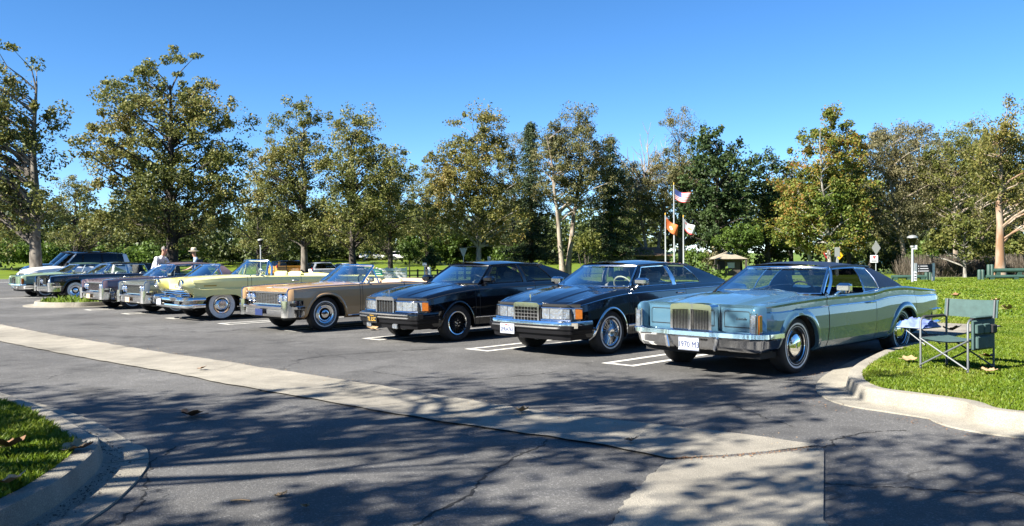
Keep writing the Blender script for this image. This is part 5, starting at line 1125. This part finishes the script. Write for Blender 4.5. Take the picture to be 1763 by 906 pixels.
# ---- folding director's chair with side table and pouch -----------------------
M['chair_cloth'] = pmat('grey_green_canvas', (.036,.072,.068), .8, var=.15, scale=14, bump=.2); M['chair_tube'] = pmat('grey_tube', (.10,.11,.115), .55, .3); M['foam'] = pmat('black_foam', (.012,.012,.013), .8); M['towel'] = pmat('blue_white_towel', (.10,.14,.32), .9, var=.45, scale=14, bump=.6); M['table'] = pmat('pale_blue_tabletop', (.2,.25,.38), .35)
cx, cy = 5.04, 9.57; CH = empty('folding_chair', (cx, cy, .13), math.radians(-146.5), 'grey-green folding chair with side table and hanging pouch on the lawn', 'chair')
W2, D2 = .27, .27     # half width (across), half depth; chair faces local +x
tb = M['chair_tube']
for sg in (1,-1):
    MB().tube([(D2,sg*W2,0),(D2,sg*W2,.56),(D2-.03,sg*W2,.595),(-D2+.03,sg*W2,.60),(-D2,sg*W2,.58)], .0125, 8).build('front_leg', tb, CH, smooth=60)
    MB().tube([(-D2,sg*W2,0),(-D2,sg*W2,.55),(-D2-.03,sg*W2,.80)], .0125, 8).build('rear_leg', tb, CH, smooth=60)
    MB().box((0,sg*W2,.61), (.42,.045,.022), bev=.01).build('armrest', M['foam'], CH)
    for x in (D2,-D2): MB().tube([(x+.016,sg*W2,.06),(x+.016,-sg*W2,.37)], .010, 8).build('cross_brace', tb, CH)
    MB().tube([(D2,sg*(W2-.01),.37),(-D2,sg*(W2-.01),.37)], .011, 8).build('seat_rail', tb, CH)
    for x in (D2,-D2): MB().lathe([(.016,0),(.016,.03),(.012,.035)], c=(x,sg*W2,0), axis='Z', n=10).build('foot', M['foam'], CH)
m = MB(); P = [[(x, y, 0.378-.03*(1-(y/.28)**2)) for y in np.linspace(-.28,.28,9)] for x in np.linspace(-D2-.0,D2+.02,6)]; m.grid(P); m.grid([[(p[0],p[1],p[2]-.012) for p in r] for r in P], flip=True); m.build('seat', M['chair_cloth'], CH)
m = MB()
for o in (0,-.014): m.grid([[(-D2-.008-.03*(z-.55)/.25+o-.035*(1-(y/.30)**2), y, z-.008*(1-(y/.3)**2)) for y in np.linspace(-.305,.305,11)] for z in (.60,.65,.70,.76,.80)], flip=o < 0)
m.build('backrest', M['chair_cloth'], CH)
# side table on the chair's right (left in the picture), with braces; folded towel lies on it
T2 = MB().box((.02,-.44,.47), (.38,.34,.018), bev=.008).build('side_table', M['table'], CH)
for x in (.16,-.14): MB().tube([(x,-W2,.27),(x,-.55,.46)], .007, 6).build('table_brace', tb, T2)
# pouch organiser over the other arm
po = MB().box((.0,W2+.02,.43), (.44,.03,.33), bev=.012).build('pouch', M['chair_cloth'], CH)
for x, z, w, hh in ((.12,.50,.14,.12),(-.03,.50,.13,.12),(.03,.35,.30,.15)): MB().box((x,W2+.045,z), (w,.035,hh), bev=.016).build('pocket', M['chair_cloth'], po)
MB().box((-.15,W2+.05,.49), (.10,.06,.10), bev=.012).build('cup_holder', M['foam'], po)
MB().box((0,W2+.005,.625), (.36,.07,.02), bev=.008).build('pouch_strap', M['chair_cloth'], po)
r = np.random.default_rng(3); Mx = CH.matrix_basis; tw = MB(); tP = []
for i in range(13):
    row = []
    for j in range(15): u, v = -1+2*i/12, -1+2*j/14; ed = (1-u**6)*(1-v**6); row.append((.02+.17*u+r.normal()*.004, -.43+.175*v+r.normal()*.005, .480+ed*(.075+.02*math.sin(5*u+2*v)+.012*math.sin(9*v-3*u)+r.normal()*.008)))
    tP.append(row)
tw.grid(tP); to = tag(tw.build('folded_towel', M['towel'], smooth=80), 'crumpled blue and white towel lying on the chair side table', 'towel'); to.matrix_basis = Matrix.Translation((cx,cy,.13)) @ Matrix.Rotation(math.radians(-146.5),4,'Z')

# ---- flagpoles -----------------------------------------------------------------
M['pole'] = pmat('brushed_pole', (.4,.41,.42), .4, .5); M['f_red'] = pmat('flag_red', (.42,.05,.05), .8); M['f_white'] = pmat('flag_white', (.4,.4,.42), .8); M['f_blue'] = pmat('flag_blue', (.03,.05,.18), .8); M['f_orange'] = pmat('flag_orange', (.5,.11,.025), .8); M['f_brown'] = pmat('flag_brown', (.22,.13,.07), .8)
def flagpole(px, top, Y, label): 
    x = at(px, Y); z0 = gh(x, Y); H = hz(px, top, Y)-z0; e = empty('flagpole', (x,Y,z0), 0, label, 'flagpole', 'flagpoles in the park'); MB().tube([(0,0,0),(0,0,H*.5),(0,0,H)], [.065,.055,.035], 10).build('pole', M['pole'], e, smooth=60); MB().lathe([(0,.12),(.04,.08),(.045,0),(.035,-.05),(0,-.06)], c=(0,0,H+.03), axis='Z', n=12).build('finial', M['gold'], e); MB().lathe([(.25,0),(.22,.08),(.1,.12)], axis='Z', n=16).build('base', M['kerb'], e); return x, Y, z0, H
def flag(pole, ztop, hoist, fly, drop, mats, pick, name, label):
    x, Y, z0, H = pole; m = MB(); nx, nz = 20, 13
    P = [[(.06+fly*i/nx*.95, .22*math.sin(5*i/nx+j*.15)*(i/nx), -hoist*j/nz - drop*(i/nx)**1.2 - .12*math.sin(4*i/nx)) for i in range(nx+1)] for j in range(nz+1)]
    for j in range(nz):
        for i in range(nx): m.add([P[j][i],P[j+1][i],P[j+1][i+1],P[j][i+1]], [(0,1,2,3)], pick(i/nx, j/nz, j))
    o = m.build(name, mats, smooth=80); o.location = (x, Y, ztop); return tag(o, label, 'flag')
pA = flagpole(1161, 318, 58, 'tallest middle flagpole carrying the striped flag'); pB = flagpole(1146, 370, 58, 'left short flagpole carrying the orange flag'); pC = flagpole(1177, 374, 58, 'right short flagpole carrying the white flag')
flag(pA, hz(1161,325,58), .70, 1.12, .36, [M['f_red'],M['f_white'],M['f_blue']], lambda u, v, j: 2 if (u < .42 and j < 7) else (0 if j % 2 == 0 else 1), 'striped_flag', 'red and white striped flag with blue canton flying from the tallest pole')
flag(pB, hz(1147,374,58), .74, .80, .66, [M['f_orange'],M['f_white']], lambda u, v, j: 1 if (u-.4)**2*1.4+(v-.5)**2 < .018 else 0, 'orange_flag', 'drooping orange flag on the left short pole')
flag(pC, hz(1178,377,58), .72, .74, .55, [M['f_white'],M['f_red'],M['f_brown']], lambda u, v, j: 1 if j >= 11 else (2 if ((u-.5)/.2)**2+((v-.45)/.16)**2 < 1 else (1 if (u-.16)**2+(v-.2)**2 < .006 else 0)), 'white_flag', 'white flag with a red lower stripe on the right short pole')

# ---- low buildings ---------------------------------------------------------------
M['roof_brown'] = pmat('brown_roof_shingle', (.22,.14,.09), .9, var=.3, scale=3); M['wall_grey'] = pmat('grey_brown_wall', (.09,.09,.088), .85, var=.15, scale=2); M['wall_dark'] = pmat('dark_timber_wall', (.05,.042,.035), .85, var=.2, scale=3); M['roof_tan'] = pmat('tan_roof_shingle', (.22,.19,.14), .9, var=.2, scale=4)
Y = 70; x = at(1118,Y); z0 = gh(x,Y); zt = hz(1118,427,Y)-z0; ze_ = hz(1118,441,Y)-z0; b = empty('low_building', (x,Y,z0), 0, 'low grey building with a wide brown roof behind the flagpoles', 'building'); w = 38*Y/F_PX
MB().box((0,2.0,ze_/2), (w*1.86,4,ze_)).build('wall', M['wall_grey'], b, smooth=0)
m = MB(); m.prism([(-w,-.7,ze_),(-w*.55,2,zt),(w*.55,2,zt),(w,-.7,ze_)], (0,0,.08)); m.prism([(-w,4.7,ze_),(w,4.7,ze_),(w*.55,2,zt),(-w*.55,2,zt)], (0,0,.08)); m.prism([(-w,-.7,ze_),(-w,4.7,ze_),(-w*.55,2,zt)], (0,0,.08)); m.prism([(w,-.7,ze_),(w*.55,2,zt),(w,4.7,ze_)], (0,0,.08)); m.build('roof', M['roof_brown'], b, smooth=0)
for q in (-.6,-.2,.3,.65): MB().box((w*q,-.02,ze_*.6), (.9,.06,.7), bev=.01).build('window', M['black'], b)
MB().box((w*.05,-.03,.95), (.9,.06,1.9), bev=.01).build('door', M['wall_dark'], b)
Y = 60; x = at(1257,Y); z0 = gh(x,Y); zt = hz(1257,433,Y)-z0; ze_ = hz(1257,446,Y)-z0; w = 29*Y/F_PX; b = empty('park_kiosk', (x,Y,z0), 0, 'small dark kiosk with a pyramid roof right of the flagpoles', 'kiosk')
MB().box((0,w*.8,ze_/2), (w*1.3,w*1.3,ze_)).build('wall', M['wall_dark'], b, smooth=0); m = MB(); c4 = [(-w,-.3*w+.0,ze_),(w,-.3*w,ze_),(w,1.9*w,ze_),(-w,1.9*w,ze_)]; m.add(c4+[(0,w*.8,zt)], [(0,1,4),(1,2,4),(2,3,4),(3,0,4),(3,2,1,0)]); m.build('roof', M['roof_tan'], b, smooth=0)
MB().box((.1,w*.15-.03,ze_*.62), (.5,.06,.4), bev=.01).build('notice', M['plate_white'], b); MB().box((-.6,w*.15-.03,ze_*.5), (.5,.06,.9), bev=.01).build('window', M['black'], b)
for sg in (1,-1): MB().box((sg*(w-.12),-.2*w,ze_/2), (.14,.14,ze_)).build('post', M['wall_dark'], b)

# ---- signs, lamp posts, fences ------------------------------------------------------
M['sign_back'] = pmat('aluminium_sign_back', (.30,.31,.29), .5, .5); M['sign_yellow'] = pmat('yellow_sign', (.70,.36,.01), .5); M['sign_white'] = pmat('white_sign', (.55,.56,.58), .5); M['sign_red'] = pmat('red_sign', (.35,.03,.03), .5); M['sign_black'] = pmat('black_board', (.015,.016,.018), .5); M['sign_green'] = pmat('green_sign', (.02,.22,.14), .5); M['rail_green'] = pmat('dark_green_rail', (.025,.06,.045), .6, var=.2, scale=4); M['white_fence'] = pmat('white_fence', (.55,.56,.55), .6, var=.06, scale=3)
def post(e, h, r=.03, mat=None, at_=(0,0)): return MB().tube([(at_[0],at_[1],-.05),(at_[0],at_[1],h)], r, 8).build('post', mat or M['silver_galv'], e, smooth=60)
def sgn(name, px, Y, label, h): x = at(px,Y); z0 = gh(x,Y) if Y > 46 else .13; return empty(name, (x,Y,z0), 0, label, 'sign', 'traffic and park signs'), z0
e, z0 = sgn('traffic_sign', 1508, 50, 'grey diamond sign seen from behind with a small yield plate', 0); zc_ = hz(1508,427,50)-z0; post(e, zc_+.42)
MB().prism([(0,-.04,zc_-.42),(.27,-.04,zc_),(0,-.04,zc_+.42),(-.27,-.04,zc_)], (0,-.01,0)).build('sign_plate', M['sign_back'], e, smooth=0); zz = hz(1503,446,50)-z0
o = MB().box((-.13,-.06,zz), (.46,.012,.44), bev=.004).build('lower_plate', M['sign_white'], e); MB().prism([(-.24,-.07,zz+.17),(-.02,-.07,zz+.17),(-.13,-.07,zz+.0)], (0,-.006,0)).build('yield_symbol', M['sign_red'], o, smooth=0); MB().box((-.13,-.07,zz-.12), (.3,.006,.05)).build('arrow_mark', M['sign_black'], o)
e, z0 = sgn('warning_sign', 1443, 54, 'yellow diamond warning sign half behind a grey sign back', 0); zc_ = hz(1444,439,54)-z0; post(e, zc_+.3, at_=(0,0)); MB().prism([(.06,-.02,zc_-.31),(.36,-.02,zc_),(.06,-.02,zc_+.31),(-.24,-.02,zc_)], (0,-.012,0)).build('sign_plate', M['sign_yellow'], e, smooth=0)
e, z0 = sgn('sign_back', 1441, 50, 'small grey rectangular sign seen from behind', 0); zc_ = hz(1441,434,50)-z0; post(e, zc_+.25); MB().box((0,-.05,zc_), (.30,.012,.56), bev=.004).build('sign_plate', M['sign_back'], e)
e, z0 = sgn('yield_sign', 1424, 62, 'red yield sign in the shade behind pale trunks', 0); zc_ = hz(1424,440,62)-z0; post(e, zc_+.2); o = MB().prism([(-.42,-.05,zc_+.34),(.42,-.05,zc_+.34),(0,-.05,zc_-.38)], (0,-.012,0)).build('sign_plate', M['sign_red'], e, smooth=0); MB().prism([(-.22,-.064,zc_+.23),(.22,-.064,zc_+.23),(0,-.064,zc_-.15)], (0,-.006,0)).build('white_centre', M['sign_white'], o, smooth=0)
e, z0 = sgn('traffic_sign', 798, 66, 'grey yield sign seen from behind left of the black coupes', 0); zc_ = hz(798,433,66)-z0; post(e, zc_+.2); MB().prism([(-.3,-.05,zc_+.25),(.3,-.05,zc_+.25),(.06,-.05,zc_-.4),(-.06,-.05,zc_-.4)], (0,-.012,0)).build('sign_plate', M['sign_back'], e, smooth=0)
e, z0 = sgn('sign_back', 842, 68, 'small pale rectangular sign above the roof of the black coupe', 0); zc_ = hz(842,446,68)-z0; post(e, zc_+.2); MB().box((0,-.05,zc_), (.26,.012,.42), bev=.004).build('sign_plate', M['sign_white'], e)
# black direction board between two posts
Y = 39.5; x = at(1592,Y); bz = .13; e = empty('direction_board', (x,Y,bz), 0, 'black direction board with white lettering between two pale posts', 'sign', 'traffic and park signs'); k = Y/F_PX; zt = hz(1592,455,Y)-bz; zb_ = hz(1592,469,Y)-bz
for q in (-16,14.5): MB().box((q*k,0,(zt+.05)/2), (.11,.11,zt+.05), bev=.01).build('post', M['silver_galv'], e)
o = MB().box((-.5*k,0,(zt+zb_)/2), (27*k,.06,zt-zb_), bev=.01).build('board', M['sign_black'], e)
for i, (w_, s_) in enumerate(((.36,1),(.38,1),(.42,1))):
    z = zt-.09-.115*i; MB().box((-.04+.0*i,-.034,z), (w_,.006,.026)).build('text_line', M['sign_white'], o); MB().box((-.30,-.034,z), (.035,.006,.035)).build('arrow_mark', M['sign_white'], o)
e2 = MB()
o = MB().box((-17.5*k,-.06,(hz(1577,478,Y)-bz)), (.13,.02,.55), bev=.006).build('side_plate', M['sign_white'], e)
for i in range(4): MB().box((-17.5*k,-.073,hz(1577,478,Y)-bz+.18-.12*i), (.09,.006,.05)).build('symbol', M['sign_black'], o)
def lamp(px, Y, top, label, base=None):
    x = at(px,Y); z0 = gh(x,Y) if base is None else base; H = hz(px,top,Y)-z0; e = empty('lamp_post', (x,Y,z0), 0, label, 'lamp post', 'park lamp posts'); MB().tube([(0,0,0),(0,0,H-.25)], [.06,.045], 10).build('post', M['pole'], e, smooth=60)
    MB().lathe([(.05,-.42),(.09,-.40),(.20,-.12),(.21,-.02)], c=(0,0,H), axis='Z', n=20).build('lamp_bowl', M['glass_dark'], e); MB().lathe([(.23,-.02),(.22,.04),(.12,.10),(0,.12)], c=(0,0,H-.03), axis='Z', n=20).build('lamp_cap', M['sign_back'], e); MB().lathe([(.06,-.5),(.10,-.48),(.10,-.40),(.04,-.38)], c=(0,0,H), axis='Z', n=12).build('collar', M['sign_back'], e); return e, H
e, H = lamp(1571, 38.5, 408, 'white lamp post with a mushroom lamp beside the direction board', .13); MB().box((.09,-.05,hz(1575,426,38.5)-.13), (.2,.03,.2), bev=.01).build('notice', M['sign_white'], e)
lamp(449, 62, 413, 'thin lamp post with a flat lamp above the yellow convertible')
# dark green rails and bollards at the far edge of the lawn
def rail(px0, px1, Y, h, label, r=.11):
    x0, x1 = at(px0,Y), at(px1,Y); e = empty('log_rail', ((x0+x1)/2,Y,.13), 0, label, 'rail', 'dark green rails at the edge of the lawn'); L = (x1-x0)/2; MB().tube([(-L,0,h),(L,0,h)], r, 10).build('rail', M['rail_green'], e, smooth=60)
    for q in (-.8,0,.8): MB().box((L*q,0,h/2-.03), (.2,.16,h)).build('rail_support', M['rail_green'], e)
rail(1709, 1800, 42.5, .42, 'upper dark green log rail at the right edge of the lawn'); rail(1697, 1800, 40.5, .16, 'lower dark green log rail at the right edge of the lawn', .09); rail(1535, 1594, 41, .18, 'dark green log rail by the direction board', .09)
for i, (px, Y, hh, lb) in enumerate(((1702,42.5,.72,'left of the two taller dark green bollards at the rail end'), (1707.5,42.5,.72,'right of the two taller dark green bollards at the rail end'), (1686,40.5,.5,'left of the two shorter dark green bollards in front of the rail'), (1691.5,40.5,.5,'right of the two shorter dark green bollards in front of the rail'), (1595,41,.62,'left dark green bollard under the direction board'), (1601,41,.62,'right dark green bollard under the direction board'))):
    x = at(px,Y); e = empty('bollard', (x,Y,.13), 0, lb, 'bollard', 'dark green bollards on the lawn'); MB().lathe([(.085,-.02),(.085,hh-.03),(.07,hh)], axis='Z', n=14).build('post', M['rail_green'], e, smooth=40); MB().lathe([(.07,hh),(.03,hh+.012),(0,hh+.014)], axis='Z', n=14).build('cap', M['rail_green'], e)
# white board fence, green notice, posts, split rail
Y = 55; x0, x1 = at(632,Y), at(699,Y); z0 = gh((x0+x1)/2,Y); zt = hz(665,462,Y)-z0; e = empty('board_fence', ((x0+x1)/2,Y,z0), 0, 'white board fence behind the tan convertible', 'fence'); L = (x1-x0)/2
for i in range(5): MB().box((-L+2*L*i/4,0,zt/2), (.12,.12,zt+.1), bev=.01).build('post', M['white_fence'], e)
for j in range(4): MB().box((0,-.07,zt-.1-.23*j), (2*L,.03,.19), bev=.006).build('board', M['white_fence'], e)
e, z0 = sgn('notice_sign', 651, 54, 'green notice board with white lettering in front of the white fence', 0); zc_ = hz(651,471,54)-z0; post(e, zc_+.3); o = MB().box((0,-.05,zc_), (.52,.02,.50), bev=.006).build('sign_plate', M['sign_green'], e)
for i in range(3): MB().box((0,-.063,zc_+.15-.15*i), (.38-.06*i,.006,.05)).build('text_line', M['sign_white'], o)
for px, Y, top, rad, lb in ((738,60,461,.10,'slim white post left of the thick one near the fence'), (739.5,57,0,0,''), (1,0,0,0,'')):
    if rad: x = at(px-7,Y); z0 = gh(x,Y); H = hz(px,455,Y)-z0; e = empty('marker_post', (x,Y,z0), 0, lb, 'post'); MB().tube([(0,0,0),(0,0,H)], .05, 8).build('post', M['white_fence'], e); MB().box((0,-.06,H), (.3,.03,.2), bev=.01).build('plaque', M['sign_white'], e)
x = at(739,60); z0 = gh(x,60); H = hz(739,461,60)-z0; e = empty('marker_post', (x,60,z0), 0, 'thick white post near the saplings', 'post'); MB().lathe([(.12,0),(.12,H),(.10,H+.05),(0,H+.06)], axis='Z', n=14).build('post', M['white_fence'], e, smooth=40); MB().lathe([(.14,0),(.14,.1)], axis='Z', n=14).build('base', M['kerb'], e)
Y = 64; e = empty('split_rail_fence', (at(770,Y),Y,gh(at(770,Y),Y)), 0, 'low dark rail fence crossing the grass behind the white posts', 'fence')
L = at(870,Y)-at(700,Y)
for i in range(6): MB().box((-L/2+L*i/5,0,.35), (.12,.12,.9)).build('post', M['wall_dark'], e)
for h_ in (.35,.68): MB().tube([(-L/2,0,h_),(L/2,0,h_)], .05, 6).build('rail', M['wall_dark'], e)

# ---- fallen leaves, twigs, litter ---------------------------------------------------
M['dry_leaf'] = pmat('dry_brown_leaf', (.16,.085,.04), .8, var=.35, scale=30); M['pale_leaf'] = pmat('pale_dry_leaf', (.28,.19,.10), .8, var=.3, scale=30)
def fallen(px, py, w, mat, label, z=.012, seed=0, curl=.35, sz=.11):
    """a palmate sycamore leaf, dried and curled"""
    r = np.random.default_rng(seed+900); n = 30; V = [(0,0,.0)]
    for i in range(n):
        a = 2*math.pi*i/n; lob = .62+.38*abs(math.cos(2.5*(a-math.pi/2)))**.7; rr = sz*lob*r.uniform(.88,1.1); x, y = rr*math.cos(a), rr*math.sin(a)*.8; V.append((x, y, curl*(x*x+y*y)/sz*1.3 + r.uniform(0,.012)))
    F = [(0,1+i,1+(i+1)%n) for i in range(n)]; m = MB(); m.add(V, F); m.tube([(0,-.02,.004),(0,-sz*1.1,.02)], .003, 4); o = m.build('fallen_leaf', mat, smooth=60); x, y = gp(px, py, z); o.location = (x, y, z); o.rotation_euler = (r.uniform(-.2,.2), r.uniform(-.2,.2), r.uniform(0,6)); return tag(o, label, 'leaf', 'fallen leaves')
fallen(328,717,0,M['dry_leaf'],'largest curled brown leaf lying on the shaded asphalt at left',.012,1,.35,.14)
fallen(124,774,0,M['pale_leaf'],'light brown leaf resting on the left kerb top',.16,2,.3,.11); fallen(140,772,0,M['dry_leaf'],'darker brown leaf beside the light one on the left kerb',.16,3,.3,.08)
fallen(12,770,0,M['dry_leaf'],'brown leaf in the grass of the left island',.19,4,.4,.12); fallen(10,832,0,M['pale_leaf'],'pale leaf low in the left island grass',.19,5,.3,.1)
fallen(896,709,0,M['pale_leaf'],'small tan leaf on the concrete strip',.02,6,.4,.08); fallen(523,874,0,M['pale_leaf'],'tiny pale leaf on the near asphalt',.012,7,.4,.03); fallen(480,853,0,M['pale_leaf'],'flat pale greenish leaf on the near asphalt',.01,8,.1,.045)
fallen(640,567,0,M['pale_leaf'],'pale dry leaf under the fog lamp of the black coupe',.02,9,.4,.14); fallen(345,635,0,M['dry_leaf'],'reddish leaf on the concrete strip at left',.02,10,.2,.07)
fallen(1565,620,0,M['pale_leaf'],'pale leaf on the grass left of the chair',.18,11,.2,.11); fallen(1735,533,0,M['pale_leaf'],'curled tan leaf on the lawn right of the chair back',.2,12,.5,.16); fallen(1647,510,0,M['dry_leaf'],'dark brown leaf on the sunny lawn above the chair back',.2,13,.5,.16); fallen(1715,519,0,M['pale_leaf'],'pale leaf just right of the chair back top',.2,14,.4,.15); fallen(1640,569,0,M['dry_leaf'],'heap-edge brown leaf at the end of the footpath',.2,15,.4,.16); fallen(1700,615,0,M['dry_leaf'],'brown leaf in the chair shade',.18,16,.3,.1)
fallen(1085,760,0,M['dry_leaf'],'brown leaf at the joint of the concrete strip',.02,17,.3,.06); fallen(1700,640,0,M['pale_leaf'],'pale leaf in the grass behind the kerb',.18,18,.3,.09)
x, y = gp(410,865); tag(MB().tube([(x-.06,y,.008),(x,y+.01,.010),(x+.06,y-.005,.008)], .005, 6).build('twig', M['pale_leaf']), 'short straight twig on the near asphalt', 'twig')
# loose grit and leaf crumbs that gather along the gutters
def grit(name, label, path, n, spread, mat, seed, s0=.004, s1=.016, z=.012):
    r = np.random.default_rng(seed); P = np.array(along(path, 200)); Q = P[r.integers(0,200,n)] + r.normal(0, spread, (n,2)); a = r.uniform(0,6.28,n); s = r.uniform(s0,s1,n); V = np.zeros((n,4,3))
    for k in range(4): V[:,k] = np.c_[Q[:,0]+np.cos(a+k*1.57)*s*(1 if k%2 else .55), Q[:,1]+np.sin(a+k*1.57)*s*(1 if k%2 else .55), z+r.uniform(0,.008,n)]
    return tag(raw_mesh(name, V.reshape(-1,3), 4, mat), label, 'grit', kind='stuff')
grit('gutter_grit', 'dark leaf crumbs lying in the gutter of the left island', offset(lp, .12)[10:60], 420, .05, M['wall_dark'], 1)
grit('kerb_grit', 'brown leaf crumbs along the gutter of the lawn kerb', offset(rp, .5), 700, .09, M['dry_leaf'], 2)
grit('strip_grit', 'pale gravel along the ragged edge of the concrete strip', U, 2600, .10, M['pale_leaf'], 3, .003, .011, .006)
grit('joint_grit', 'brown debris in the joint where the concrete slabs meet', joint, 260, .02, M['dry_leaf'], 4, .004, .012, .016)
